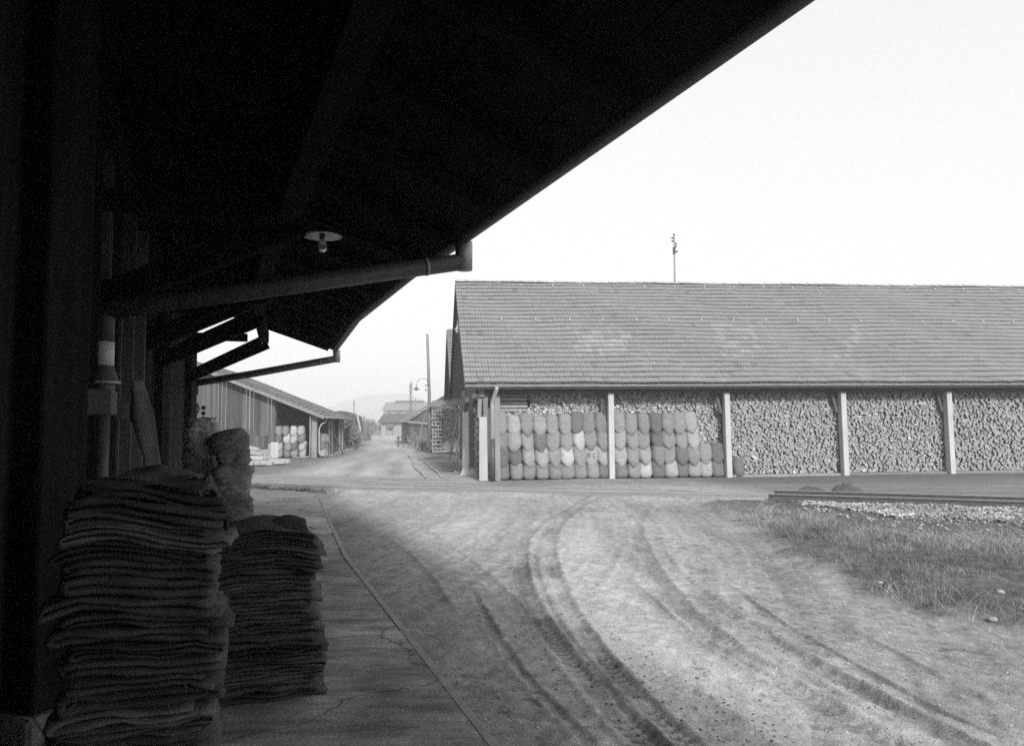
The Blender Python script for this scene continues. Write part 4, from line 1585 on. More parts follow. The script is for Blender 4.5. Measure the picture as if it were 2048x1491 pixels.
# corner downpipe with a swan neck
dp = MB().tube([sp(1.10, -.02, 3.26), sp(1.10, .0, 3.16), sp(.98, .28, 2.75), sp(.98, .30, 2.6), sp(.98, .30, 0.0)], .075, 12).build('downpipe', M['metal'], shed, smooth=True)
MB().tube([sp(.98, .30, 1.45), sp(.98, .30, .0)], .088, 12).build('standpipe', M['pipe_dark'], dp, smooth=True)
MB().beam(sp(1.18, .62, 0), sp(1.18, .62, 3.0), .2, .2, (0, 1, 0)).build('post', M['timber'], shed)
# bulkhead lamp on the gable
bl = thing('gable_lamp', 'small white lamp fixed high on the gable of the tiled shed', 'lamp', sp(-.02, 4.0, 5.6))
c = sp(-.02, 4.0, 5.72)
MB().tube([c + V((0, 0, .36)), c + V((0, 0, .2))], .03, 8).build('stem', M['metal'], bl)
MB().lathe(c, [(.03, .22), (.06, .12), (.14, .05), (.15, .03), (0, .03)], 14).build('shade', M['enamel'], bl, smooth=True)
MB().lathe(c, [(.10, .04), (.10, -.03), (.07, -.09), (0, -.12)], 14).build('bulb', M['pipe_white'], bl, smooth=True)


# ------------------------------------------------------------------ split logs, stacked with their ends to the front
def clip(poly, nx, ny, c):
    out = []
    for i in range(len(poly)):
        a, b = poly[i - 1], poly[i]
        da, db = a[0] * nx + a[1] * ny - c, b[0] * nx + b[1] * ny - c
        if da <= 0:
            if db <= 0:
                out.append(b)
            else:
                t_ = da / (da - db)
                out.append((a[0] + (b[0] - a[0]) * t_, a[1] + (b[1] - a[1]) * t_))
        elif db <= 0:
            t_ = da / (da - db)
            out.append((a[0] + (b[0] - a[0]) * t_, a[1] + (b[1] - a[1]) * t_))
            out.append(b)
    return out


def pack(w, h, size, seed):
    """irregular close packing of a rectangle; returns convex outlines"""
    r_ = rnd(seed)
    pts = []
    ny = int(h / (size * .86))
    for j in range(ny + 1):
        nx = int(w / size)
        for i in range(nx + 1):
            if r_.random() < .07:
                continue
            pts.append(((i + (.5 if j % 2 else 0) + r_.uniform(-.42, .42)) * size, (j + r_.uniform(-.42, .42)) * size * .86))
            if r_.random() < .12:
                pts.append((pts[-1][0] + r_.uniform(-.5, .5) * size, pts[-1][1] + r_.uniform(-.5, .5) * size))
    pts = [p for p in pts if 0 < p[0] < w and 0 < p[1] < h]
    grid = {}
    for p in pts:
        grid.setdefault((int(p[0] / size), int(p[1] / size)), []).append(p)
    cells = []
    for p in pts:
        gx, gy = int(p[0] / size), int(p[1] / size)
        poly = [(max(0, p[0] - size), max(0, p[1] - size)), (min(w, p[0] + size), max(0, p[1] - size)), (min(w, p[0] + size), min(h, p[1] + size)), (max(0, p[0] - size), min(h, p[1] + size))]
        for ax in range(-2, 3):
            for ay in range(-2, 3):
                for q in grid.get((gx + ax, gy + ay), ()):
                    if q is p or q == p:
                        continue
                    nx, ny_ = q[0] - p[0], q[1] - p[1]
                    mx, my = (q[0] + p[0]) / 2, (q[1] + p[1]) / 2
                    poly = clip(poly, nx, ny_, nx * mx + ny_ * my)
                    if len(poly) < 3:
                        break
                if len(poly) < 3:
                    break
            if len(poly) < 3:
                break
        if len(poly) >= 3:
            cells.append((p, poly))
    return cells


def log_shape(poly, r_):
    """a cleft log (half-round, wedge or round) cut to the room its cell leaves; returns outline round the centre"""
    cx_ = sum(p[0] for p in poly) / len(poly)
    cy_ = sum(p[1] for p in poly) / len(poly)
    rad = max(math.hypot(x - cx_, y - cy_) for x, y in poly)
    # long axis of the cell
    sxx = sum((x - cx_) ** 2 for x, y in poly)
    syy = sum((y - cy_) ** 2 for x, y in poly)
    sxy = sum((x - cx_) * (y - cy_) for x, y in poly)
    ang = .5 * math.atan2(2 * sxy, sxx - syy) + r_.uniform(-.3, .3) + (math.pi if r_.random() < .35 else 0)
    kind = r_.random()
    R_ = rad * r_.uniform(.98, 1.15)
    if kind < .45:      # half-round, bark side up or down
        pts = [(math.cos(a) * R_, math.sin(a) * R_ * 1.05 - R_ * .42) for a in np.linspace(0.05, math.pi - .05, 8)]
    elif kind < .55:    # wedge
        pts = [(0, -R_ * .95)] + [(math.cos(a) * R_ * 1.1, math.sin(a) * R_ * .85) for a in np.linspace(.25, math.pi - .25, 6)]
    else:
        pts = [(math.cos(a) * R_ * .80, math.sin(a) * R_ * .76) for a in np.linspace(0, 2 * math.pi, 9)[:-1]]
    ca, sa = math.cos(ang), math.sin(ang)
    shp = [(x * ca - y * sa, x * sa + y * ca) for x, y in pts]
    if sum(shp[i - 1][0] * shp[i][1] - shp[i][0] * shp[i - 1][1] for i in range(len(shp))) < 0:
        shp = shp[::-1]
    kk = r_.uniform(.86, .97)
    cell = [((x - cx_) * kk, (y - cy_) * kk) for x, y in poly]
    if sum(cell[i - 1][0] * cell[i][1] - cell[i][0] * cell[i - 1][1] for i in range(len(cell))) < 0:
        cell = cell[::-1]
    for i in range(len(cell)):
        (ax, ay), (bx, by) = cell[i - 1], cell[i]
        nx, ny_ = by - ay, ax - bx
        shp = clip(shp, nx, ny_, nx * ax + ny_ * ay)
        if len(shp) < 3:
            return [], cx_, cy_
    out = []
    for p in shp:
        if not out or math.hypot(p[0] - out[-1][0], p[1] - out[-1][1]) > .008:
            out.append(p)
    return out, cx_, cy_


def poly_area(q):
    return abs(sum(q[i - 1][0] * q[i][1] - q[i][0] * q[i - 1][1] for i in range(len(q)))) / 2


LOGS = []      # (bay, outline, u, v, z, area, visible)
BAYS = [(1.42, 5.20, .98, .05, 0), (5.22, 9.48, .98, .05, 1), (9.50, 13.88, .80, .08, 2), (13.90, 18.00, .80, .09, 3), (18.02, 22.3, .80, .10, 4)]
for (u0, u1, v0, z0, b) in BAYS:
    r_ = rnd(b + 50)
    for p, poly in pack(u1 - u0, 3.12 - z0, (.112, .112, .098, .097, .096)[b], 70 + b):
        q, cx_, cy_ = log_shape(poly, r_)
        if len(q) < 4:
            continue
        ar = poly_area(q)
        if ar < .001:
            continue
        z = z0 + cy_
        u = u0 + cx_
        if b == 0 and (u < 2.35 and z > 2.5):
            continue
        hidden = (b == 0 and z < 2.3) or (b == 1 and u < 8.1 and z < 2.3) or (b == 1 and z < 1.2)
        LOGS.append((b, q, u, v0 + r_.uniform(-.07, .06), z, ar, not hidden and b < 4))


def log_mesh(q, u, v, z, world=True):
    n = len(q)
    r_ = rnd(int(u * 1000 + z * 7777))
    tl, tk = r_.uniform(-.25, .25), r_.uniform(-.2, .2)
    L_ = .5
    vs_ = []
    for x, y in q:
        vs_.append((x, tl * x + tk * y, y))
    for x, y in q:
        vs_.append((x * .97, L_, y * .97))
    return vs_, n


def log_place(vs_, u, v, z):
    b = sp(u, v, z)
    return [b + V((SU.x * x + SV.x * y, SU.y * x + SV.y * y, zz)) for x, y, zz in vs_]


order = sorted(range(len(LOGS)), key=lambda i: -LOGS[i][5] if LOGS[i][6] else 1)
single = set(order[:296])
bv, bf, bm, bt = [], [], [], []
for i, (b, q, u, v, z, ar, vis) in enumerate(LOGS):
    vs_, n = log_mesh(q, u, v, z)
    fs = [tuple(range(n))] + [(k, n + k, n + (k + 1) % n, (k + 1) % n) for k in range(n)]
    mi = [0] + [1] * n
    tn = rnd(i).uniform(.86, 1.14)
    if rnd(i + 5).random() < .05:
        tn *= .6
    if i in single:
        me = bpy.data.meshes.new('split_log')
        me.from_pydata([V((SU.x * x + SV.x * y, SU.y * x + SV.y * y, zz)) for x, y, zz in vs_], [], fs)
        me.materials.append(M['log_end'])
        me.materials.append(M['bark'])
        me.polygons.foreach_set('material_index', mi)
        a_ = me.attributes.new('tone', 'FLOAT', 'POINT')
        a_.data.foreach_set('value', [tn] * len(vs_))
        me.update()
        o = link('split_log', me, None, Matrix.Translation(sp(u, v, z)))
        bay = ('first', 'second', 'third', 'fourth')[b]
        tag(o, 'split log %s in the shed\'s %s firewood bay from the left' % ('high up' if z > 2.1 else ('at middle height' if z > 1.05 else 'low down'), bay), 'log', 'split logs in the ' + bay + ' bay of the tiled shed')
    else:
        o_ = len(bv)
        bv += log_place(vs_, u, v, z)
        bf += [tuple(k + o_ for k in f) for f in fs]
        bm += mi
        bt += [tn] * len(vs_)
me = bpy.data.meshes.new('firewood')
me.from_pydata(bv, [], bf)
me.materials.append(M['log_end'])
me.materials.append(M['bark'])
me.polygons.foreach_set('material_index', bm)
a_ = me.attributes.new('tone', 'FLOAT', 'POINT')
a_.data.foreach_set('value', bt)
me.update()
o = link('firewood', me)
tag(o, 'mass of stacked split firewood filling the bays of the tiled shed', 'firewood', kind='stuff')
# dark body of the wood stack behind the visible ends
for (u0, u1, v0, z0, b) in BAYS:
    MB().hexa([sp(u0, v0 + .30, .0), sp(u1, v0 + .30, 0), sp(u1, v0 + 3, 0), sp(u0, v0 + 3, 0),
               sp(u0, v0 + .30, 3.1), sp(u1, v0 + .30, 3.1), sp(u1, v0 + 3, 3.1), sp(u0, v0 + 3, 3.1)]).build('stack_core', M['bark'], shed)
# long logs laid crosswise at the left end of the first bay
for k in range(5):
    z = 2.46 + k * .135
    o = MB().tube([sp(1.32, .97 + .03 * (k % 2), z), sp(2.30, .95, z - .01)], [.06, .055], 8).build('cross_log', M['log_side'])
    tag(o, ('lowest', 'second lowest', 'middle', 'second highest', 'highest')[k] + ' log laid crosswise above the sacks in the first shed bay', 'log', 'crosswise logs in the first bay')
# end strip of the stack between the pillars
r_ = rnd(77)
k = 0
for j in range(19):
    for i in range(2):
        z = .10 + j * .135
        x = -1.31 + i * .17 + r_.uniform(-.02, .02)
        w_ = r_.uniform(.06, .08)
        if j % 2 == 0:
            o = MB().tube([(x, 27.3, z), (x - .03, 28.0, z)], [w_, w_ * .9], 7).build('crib_log', M['log_side'])
        elif i == 0:
            o = MB().tube([(-1.42, 27.45, z), (-1.02, 27.48, z)], [w_ * .8, w_ * .75], 7).build('crib_log', M['log_side'])
        else:
            continue
        tag(o, 'log in the narrow crib stacked between the two white pillars', 'log', 'crib logs between the white pillars')
        k += 1

# ------------------------------------------------------------------ sacks stacked along the front of the shed
TONES = {'d': 'dark', 'm': 'mid-grey', 'l': 'pale', 'w': 'whitish'}
COLS = [('mmdd', 1.38), ('lldm', 1.86), ('mllm', 2.32), ('ldlm', 2.78), ('mmlm', 3.24), ('lmwm', 3.70), ('dwmm', 4.14), ('mmlm', 4.58), ('mmld', 5.00),
        ('mlld', 5.62), ('mmmm', 6.08), ('mmlw', 6.52), ('ddmd', 6.98), ('mmml', 7.42), ('mmdd', 7.86), ('lwml', 8.30), ('ml', 8.74), ('dd', 9.18), ('d', 9.95)]
TOPJ = [.10, -.08, .0, -.12, -.10, -.04, .06, .0, .02, .05, -.05, .0, -.02, -.02, -.02, .05, 0, 0, 0]
RH = .555
CORD = ['first', 'second', 'third', 'fourth', 'fifth', 'sixth', 'seventh', 'eighth', 'ninth', 'tenth', 'eleventh', 'twelfth', 'thirteenth', 'fourteenth', 'fifteenth', 'sixteenth', 'seventeenth', 'eighteenth']
ROWN = {4: ['top', 'second', 'third', 'bottom'], 2: ['upper', 'lower'], 1: ['single']}
r_ = rnd(15)
for ci, (tones, u) in enumerate(COLS):
    n = len(tones)
    for ri, tn in enumerate(tones):
        lev = n - 1 - ri
        var = 200 + (ci * 7 + lev * 5) % 23
        vt = 0 if lev == 0 else (.27 if (ci + lev) % 3 else .22)
        sc = 1 + (TOPJ[ci] * .25)
        z = lev * RH * sc + (.0 if lev == 0 else .02)
        me = sack_mesh(var, tn, .50 if ci != 18 else .46, .52, .655, vt, False, .026)
        lean = -.028 * lev if ci < 9 else -.018 * lev
        mw = Matrix.Translation(sp(u + lean + r_.uniform(-.012, .012), .80 + lev * .02 + r_.uniform(-.02, .02), z)) @ Matrix.Rotation(SA + r_.uniform(-.25, .25), 4, 'Z') @ Matrix.Rotation(r_.uniform(-.06, .06), 4, 'Y') @ Matrix.Diagonal((r_.uniform(.95, 1.06), r_.uniform(.9, 1.05), sc * r_.uniform(.97, 1.05), 1))
        o = link('filled_sack', me, None, mw)
        if ci == 18:
            lab = 'lone dark upright sack just right of the third white post of the shed'
        else:
            lab = '%s %s sack, %s column from the shed\'s corner downpipe' % (ROWN[n][ri], TONES[tn], CORD[ci])
        tag(o, lab, 'sack', 'jute sacks stacked along the tiled shed')
        if ci == 7 and ri == 2:
            for (strokes, xo) in (([((0, 0), (0, 1)), ((0, 1), (.45, .95)), ((.45, .95), (.5, .7)), ((.5, .7), (.4, .52)), ((.4, .52), (0, .5)), ((.2, .5), (.55, 0))], -.14),
                                  ([((.45, 1), (.12, .8)), ((.12, .8), (.02, .5)), ((.02, .5), (.12, .2)), ((.12, .2), (.45, 0))], .05)):
                mb = MB()
                for (a, b) in strokes:
                    pa, pb = [V((xo + p[0] * .15, 0, .19 + p[1] * .14)) for p in (a, b)]
                    for p in (pa, pb):
                        p.y = -.282 - .02 * (1 - (p.x / .25) ** 2)
                    mb.beam(pa, pb, .02, .022, (0, 1, 0))
                ob = link('printed_letter', mb.mesh('printed_letter', M['print']), o)
                ob.matrix_parent_inverse = Matrix.Identity(4)
# ------------------------------------------------------------------ plank shed across the lane (left)
PA = math.radians(6.4)
PU, PV = V((-math.cos(PA), -math.sin(PA))), V((-math.sin(PA), math.cos(PA)))
PO = V((-11.6, 46.0))
PTAN = .41


def pp(u, v, z=0.0):
    p = PO + PU * u + PV * v
    return V((p.x, p.y, z))


ps = thing('plank_shed', 'weathered plank shed with a sloping roof and an open corner bay', 'shed', pp(4, 2, 0))
PZ = 2.52
PL = 15.5
PRUN = 9.5
fr_p = roof_frame(pp(0, 0, PZ), PV, PU, PTAN * PRUN, PRUN)
fr_p = Matrix(((PV.x, fr_p[0][1], 0, pp(0, 0).x), (PV.y, fr_p[1][1], 0, pp(0, 0).y), (0, fr_p[2][1], 0, PZ), (0, 0, 0, 1)))
_S = V((fr_p[0][1], fr_p[1][1], fr_p[2][1]))
_N = V((PV.x, PV.y, 0)).cross(_S)
if _N.z < 0:
    _N = -_N
for i in range(3):
    fr_p[i][2] = _N[i]
PS_ = PRUN * math.sqrt(1 + PTAN ** 2)
slab_piece(ps, 'roof_deck', fr_p, -.25, PL + .3, .0, PS_, -.10, -.01, M['plank_dark'])
tile_roof(ps, fr_p @ Matrix.Translation((-.3, -.05, 0)), PL + .7, PS_, .27, 30, 0, 14, M['tile_far'], lambda c, r, rs: .85 + rs.uniform(-.22, .25))
# gable planks, one by one, with a few gaps
r_ = rnd(44)
u = 3.10
while u < 9.4:
    w_ = r_.uniform(.20, .27)
    z1 = PZ + PTAN * u - .10
    z0 = .95 + r_.uniform(-.01, .01)
    g = .006 if r_.random() > .22 else .030
    a, b = pp(u + g / 2, .35 + r_.uniform(0, .012)), pp(u + w_ - g / 2, .35)
    c = (a + b) / 2
    MB().beam((c.x, c.y, z0), (c.x, c.y, z1 + PTAN * w_ / 2 - .05), w_ - g, .028, (PV.x, PV.y, 0)).build('plank', M['plank'], ps)
    u += w_
# short lower apron of boards and concrete plinth
u = 3.5
while u < 5.9:
    c = pp(u + .1, .30)
    MB().beam((c.x, c.y, .62), (c.x, c.y, 1.38), .17, .024, (PV.x, PV.y, 0)).build('apron_board', M['plank'], ps)
    u += .185
MB().hexa([pp(9.4, .40, 0), pp(3.3, .40, 0), pp(3.3, .60, 0), pp(9.4, .60, 0), pp(9.4, .40, .93), pp(3.3, .40, .93), pp(3.3, .60, .93), pp(9.4, .60, .93)]).build('plinth', M['kerb'], ps)
MB().hexa([pp(3.32, .18, 0), pp(2.85, .18, 0), pp(2.85, .62, 0), pp(3.32, .62, 0), pp(3.32, .18, .98), pp(2.85, .18, .98), pp(2.85, .62, .98), pp(3.32, .62, .98)]).build('corner_block', M['plaster'], ps, bevel=.02)
# lean boards against the wall
for (u0, u1, w_, z1) in ((5.6, 5.35, .16, 1.7), (6.0, 5.9, .26, 1.05), (7.0, 7.2, .35, 1.2), (5.3, 5.3, .14, .75)):
    o = MB().beam(pp(u0, -.05, .0), pp(u1, .24, z1), w_, .03, (PV.x, PV.y, 0)).build('leaning_board', M['timber'])
    tag(o, {1.7: 'tall narrow board leaning on the plank shed wall', 1.05: 'wide grey board leaning on the plank shed wall', 1.2: 'widest board leaning on the plank shed, beside the filled sacks', .75: 'short stub of board leaning on the plank shed plinth'}[z1], 'board', 'boards leaning on the plank shed')
# corner posts, far wall, back wall
for (u, v, w_, m) in ((.72, .45, .34, 'timber'), (.72, 7.8, .24, 'timber'), (.72, 14.6, .24, 'timber'), (3.1, 14.6, .2, 'timber')):
    MB().beam(pp(u, v, -.02), pp(u, v, PZ + PTAN * u - .1), w_, w_, (PV.x, PV.y, 0)).build('post', M[m], ps, bevel=.015)
MB().hexa([pp(3.3, .7, 0), pp(3.1, .7, 0), pp(3.1, 15, 0), pp(3.3, 15, 0), pp(3.3, .7, 3.7), pp(3.1, .7, 3.7), pp(3.1, 15, 3.7), pp(3.3, 15, 3.7)]).build('inner_wall', M['plank_dark'], ps)
MB().hexa([pp(3.1, 14.8, 0), pp(.8, 14.8, 0), pp(.8, 15, 0), pp(3.1, 15, 0), pp(3.1, 14.8, 3.7), pp(.8, 14.8, 2.7), pp(.8, 15, 2.7), pp(3.1, 15, 3.7)]).build('end_wall', M['plank_dark'], ps)
MB().beam(pp(.72, .2, PZ + .14), pp(.72, 15.2, PZ + .14), .16, .2).build('eave_beam', M['plank_dark'], ps)
slab_piece(ps, 'verge_board', fr_p, -.36, -.30, 0, PS_, -.16, .03, M['timber'])
# gutter and kinked pale downpipe
MB().tube([pp(-.06, -.35, PZ - .03), pp(-.06, 16.4, PZ - .03)], .06, 10).build('gutter', M['metal'], ps, smooth=True)
MB().tube([pp(-.06, .25, PZ - .05), pp(.02, .25, 2.18), pp(.22, -.02, 2.08), pp(.36, -.05, 1.80), pp(.36, -.05, .42), pp(.30, -.08, .22), pp(-.08, -.15, .08)], .05, 10).build('downpipe', M['metal'], ps, smooth=True)
MB().tube([pp(.92, -.0, 2.75), pp(.92, .02, .1), pp(1.1, -.02, .05), pp(1.9, -.08, .05)], .035, 8).build('downpipe', M['metal'], ps, smooth=True)
MB().beam(pp(-.1, 15.8, PZ - .1), pp(.6, 15.2, 2.0), .07, .07).build('brace', M['plank_dark'], ps)
# sacks in the open bay
PSACK = [('mdlm', 2.78), ('mwmd', 2.34), ('wwdm', 1.88), ('wdww', 1.42)]
PN = ['leftmost', 'second', 'third', 'fourth']
for ci, (tones, u) in enumerate(PSACK):
    for ri, tn in enumerate(tones):
        lev = 3 - ri
        me = sack_mesh(300 + (ci * 3 + lev) % 7, tn, .43, .46, .58, .10 if lev else 0, ri == 0, .03)
        mw = Matrix.Translation(pp(u + .03 * lev + r_.uniform(-.02, .02), .45, lev * .46 + .02)) @ Matrix.Rotation(r_.uniform(-.3, .3), 4, 'Z') @ Matrix.Rotation(r_.uniform(-.1, .1), 4, 'Y')
        o = link('filled_sack', me, None, mw)
        tag(o, '%s %s sack in the %s column of the plank shed bay' % (ROWN[4][ri], TONES[tn], PN[ci]), 'sack', 'sacks in the plank shed bay')
for k, (u, v, z, tn) in enumerate(((.35, 1.2, 0, 'l'), (.38, 1.25, .46, 'd'), (.38, 1.3, .92, 'm'), (.30, 1.8, 0, 'l'), (.30, 1.85, .46, 'm'), (.28, 1.9, .92, 'l'))):
    me = sack_mesh(310 + k, tn, .44, .46, .58, .08 if z else 0, z > .9, .03)
    o = link('filled_sack', me, None, Matrix.Translation(pp(u, v, z)) @ Matrix.Rotation(.4 * k, 4, 'Z'))
    tag(o, ('bottom', 'middle', 'top')[k % 3] + ' sack of the ' + ('nearer' if k < 3 else 'farther') + ' pile behind the plank shed downpipe', 'sack', 'sacks behind the plank shed downpipe')
# stacked wood and poles along the eave side
r_ = rnd(61)
for k, (v, zt) in enumerate(((3.0, 2.0), (4.4, 2.2), (8.6, 2.1), (10.4, 2.2))):
    st = thing('wood_rack', 'dark rack of stacked thin wood under the plank shed eave, %s from the near corner' % CORD[k], 'wood rack', pp(.5, v, 0), 'wood racks under the plank shed eave')
    for j in range(int(zt / .14)):
        MB().beam(pp(.3 + r_.uniform(-.05, .05), v - .45, .1 + j * .14), pp(.3 + r_.uniform(-.05, .05), v + .45, .1 + j * .14), .5, .09).build('billet', M['plank_dark'], st)
    MB().beam(pp(.05, v - .5, 0), pp(.12, v - .45, zt + .25), .08, .08, (0, 1, 0)).build('upright', M['timber'], st)
    MB().beam(pp(.05, v + .5, 0), pp(.15, v + .42, zt + .35), .08, .08, (0, 1, 0)).build('upright', M['timber'], st)
o = MB().beam(pp(-.55, 5.0, 0), pp(.3, 4.4, 2.0), .07, .07).build('leaning_pole', M['plank_dark'])
tag(o, 'dark pole leaning out from under the plank shed eave', 'pole')
# ground kerb along that side
MB().hexa([pp(.5, 2.5, -.05), pp(-.15, 2.5, -.05), pp(-.35, 15, -.05), pp(.5, 15, -.05), pp(.5, 2.5, .09), pp(-.1, 2.5, .07), pp(-.3, 15, .12), pp(.5, 15, .12)]).build('stone_edge', M['kerb'], ps)


def bush(x, y, rx, ry, h, label, seed, mt='hedge', cat='bush', n=420, tn=None):
    """twiggy bush: many short crossed strips round a few stems"""
    t = thing('bush', label, cat, (x, y, 0))
    rs = np.random.RandomState(seed)
    d = rs.randn(n, 3)
    d /= np.linalg.norm(d, axis=1)[:, None]
    rad = rs.rand(n) ** .45
    c = d * rad[:, None] * np.array([rx, ry, h * .55]) * (.75 + .5 * rs.rand(n))[:, None] + np.array([x, y, h * .5])
    c[:, 2] = np.maximum(c[:, 2], .05)
    L_ = (rs.randn(n, 3) * .5 + d * .6 + np.array([0, 0, .5]))
    L_ /= np.linalg.norm(L_, axis=1)[:, None]
    W_ = np.cross(L_, rs.randn(n, 3))
    W_ /= np.linalg.norm(W_, axis=1)[:, None] + 1e-9
    ln = h * (.10 + .16 * rs.rand(n))[:, None]
    wd = h * .028 * (.5 + rs.rand(n))[:, None]
    v = np.stack([c - L_ * ln - W_ * wd, c - L_ * ln + W_ * wd, c + L_ * ln + W_ * wd * .3, c + L_ * ln - W_ * wd * .3], 1).reshape(-1, 3)
    f = np.arange(n * 4).reshape(n, 4)
    link('twigs', np_mesh('twigs', v, f, M[mt]), t)
    mb = MB()
    for k in range(5):
        a = rs.rand() * 6.28
        mb.tube([(x, y, 0), (x + math.cos(a) * rx * .3, y + math.sin(a) * ry * .3, h * .45), (x + math.cos(a) * rx * .6, y + math.sin(a) * ry * .6, h * .85)], [h * .03, h * .02, h * .006], 5)
    mb.build('stem', M['plank_dark'], t)
    return t


bush(pp(.1, 15.9).x, pp(.1, 15.9).y, .75, .9, 1.8, 'dark bundle of brushwood at the far end of the plank shed', 3, 'hedge', 'brushwood', 900)

# pile of pale split beams beside the lane
r_ = rnd(21)
bp_ = [((-14.8, 39.6, 0.14), (-12.2, 38.6, 0.14), 0.25), ((-14.5, 38.9, 0.16), (-12.3, 37.4, 0.12), 0.28), ((-13.9, 38.0, 0.14), (-12.2, 37.0, 0.11), 0.24), ((-13.3, 37.2, 0.14), (-11.9, 36.9, 0.12), 0.26),
       ((-14.9, 39.9, 0.41), (-12.6, 38.8, 0.30), 0.24), ((-14.6, 39.2, 0.45), (-12.5, 38.0, 0.30), 0.25), ((-14.2, 38.5, 0.41), (-12.5, 37.7, 0.32), 0.22), ((-14.7, 39.6, 0.70), (-12.8, 38.7, 0.47), 0.22),
       ((-14.5, 39.0, 0.74), (-12.9, 38.3, 0.51), 0.24), ((-14.6, 39.3, 1.00), (-13.2, 38.7, 0.74), 0.22), ((-13.5, 37.3, 0.38), (-12.6, 37.6, 0.34), 0.21), ((-12.5, 36.8, 0.12), (-11.5, 37.5, 0.14), 0.25),
       ((-14.0, 36.6, 0.12), (-12.8, 36.7, 0.12), 0.25), ((-14.3, 37.5, 0.14), (-13.2, 36.6, 0.14), 0.22), ((-12.9, 38.9, 0.16), (-11.5, 38.3, 0.14), 0.24)]
pl_ = ['longest lowest', 'thick slanting', 'short front', 'front middle', 'back second-layer', 'middle second-layer', 'front second-layer', 'third-layer back', 'third-layer front', 'topmost', 'crosswise short', 'rightmost', 'leftmost front', 'left slanting', 'rear right']
for (a, b, w_), nm in zip(bp_, pl_):
    ax = V((r_.uniform(-.4, .4), 0, 1))
    o = MB().beam(a, b, w_, w_ * r_.uniform(.7, 1.0), ax).build('split_beam', M['pale_timber'], bevel=.03)
    tag(o, nm + ' pale beam in the heap beside the plank shed', 'beam', 'heap of pale beams beside the plank shed')

# ------------------------------------------------------------------ second tiled shed and the lean-to behind
QA = math.radians(7)
QU, QV = V((math.cos(QA), math.sin(QA))), V((-math.sin(QA), math.cos(QA)))
QO = V((-3.85, 46.2))


def qp(u, v, z=0.0):
    p = QO + QU * u + QV * v
    return V((p.x, p.y, z))


s2 = thing('rear_shed', 'second steep tiled shed half hidden behind the long firewood shed', 'shed', qp(5, 5, 0))
f2 = roof_frame(qp(0, 0, 3.6), QU, QV, 5.2, 7.0)
f2b = roof_frame(qp(9, 14, 3.6), -QU, -QV, 5.2, 7.0)
s2l = math.hypot(5.2, 7.0)
slab_piece(s2, 'roof_deck', f2, 0, 9, .05, s2l, -.12, -.012, M['plank_dark'])
slab_piece(s2, 'roof_deck', f2b, 0, 9, .05, s2l, -.12, -.012, M['plank_dark'])
tile_roof(s2, f2, 4.0, s2l, .24, 22, 0, 24, M['tile'], lambda c, r, rs: .82 + rs.uniform(-.1, .1))
tile_roof(s2, f2b @ Matrix.Translation((6.5, 0, 0)), 2.5, s2l, .24, 22, 0, 25, M['tile'], lambda c, r, rs: .82 + rs.uniform(-.1, .1))
for fr, x in ((f2, .0), (f2b, 9 - .05)):
    slab_piece(s2, 'verge_board', fr, x, x + .06, 0, s2l, -.25, -.002, M['plank_dark'])
MB().add([qp(.7, .2, 3.3), qp(.7, 13.8, 3.3), qp(.7, 7, 8.6), qp(.74, .2, 3.3), qp(.74, 13.8, 3.3), qp(.74, 7, 8.6)], [(0, 1, 2), (5, 4, 3), (0, 3, 4, 1), (1, 4, 5, 2), (2, 5, 3, 0)]).build('gable_wall', M['plank_dark'], s2)
for v in (1.0, 7, 13):
    MB().beam(qp(.7, v, 0), qp(.7, v, 3.4), .25, .25).build('post', M['timber'], s2)
MB().hexa([qp(1.2, 1, 0), qp(9, 1, 0), qp(9, 12, 0), qp(1.2, 12, 0), qp(1.2, 1, 3.3), qp(9, 1, 3.3), qp(9, 12, 3.3), qp(1.2, 12, 3.3)]).build('wood_filling', M['bark'], s2)
MB().beam(qp(-.6, 3.6, 3.55), qp(.6, 2.4, 3.0), .16, .16).build('roof_brace', M['timber'], s2)

# crib of firewood at its corner
cr_ = thing('firewood_crib', 'tall crib-stacked end of firewood beside the lamp pole', 'firewood', (-4.75, 51.2, 0))
r_ = rnd(33)
cx0, cx1, cy0 = -5.55, -4.72, 51.2
for j in range(24):
    z = .12 + j * .128
    if j % 2 == 0:
        for k in range(2):
            MB().tube([(cx0 + r_.uniform(-.05, .05), cy0 + k * .5 - .02, z), (cx1 + r_.uniform(-.04, .05), cy0 + k * .5, z + r_.uniform(-.015, .015))], r_.uniform(.052, .066), 7).build('billet', M['log_side'], cr_)
    else:
        for k in range(5):
            if r_.random() < .12:
                continue
            x = cx0 + .06 + k * .19 + r_.uniform(-.03, .03)
            MB().tube([(x, cy0 - .06 + r_.uniform(-.03, .03), z), (x, cy0 + .55, z)], r_.uniform(.045, .066), 7).build('billet', M['log_side'], cr_)
bv, bf, bm, bt = [], [], [], []
for p, poly in pack(1.05, 3.05, .105, 91):
    q, cx_, cy_ = log_shape(poly, r_)
    if len(q) < 4:
        continue
    n = len(q)
    o_ = len(bv)
    y0 = cy0 - .02 + r_.uniform(-.06, .06)
    bv += [(cx1 + .02 + cx_ + x, y0 + x * .2, .08 + cy_ + y) for x, y in q] + [(cx1 + .02 + cx_ + x, y0 + .4, .08 + cy_ + y) for x, y in q]
    bf += [tuple(o_ + k for k in range(n))] + [(o_ + k, o_ + n + k, o_ + n + (k + 1) % n, o_ + (k + 1) % n) for k in range(n)]
    bm += [0] + [1] * n
    bt += [r_.uniform(.7, 1.3)] * (2 * n)
me = bpy.data.meshes.new('log_ends')
me.from_pydata(bv, [], bf)
me.materials.append(M['log_end'])
me.materials.append(M['bark'])
me.polygons.foreach_set('material_index', bm)
a_ = me.attributes.new('tone', 'FLOAT', 'POINT')
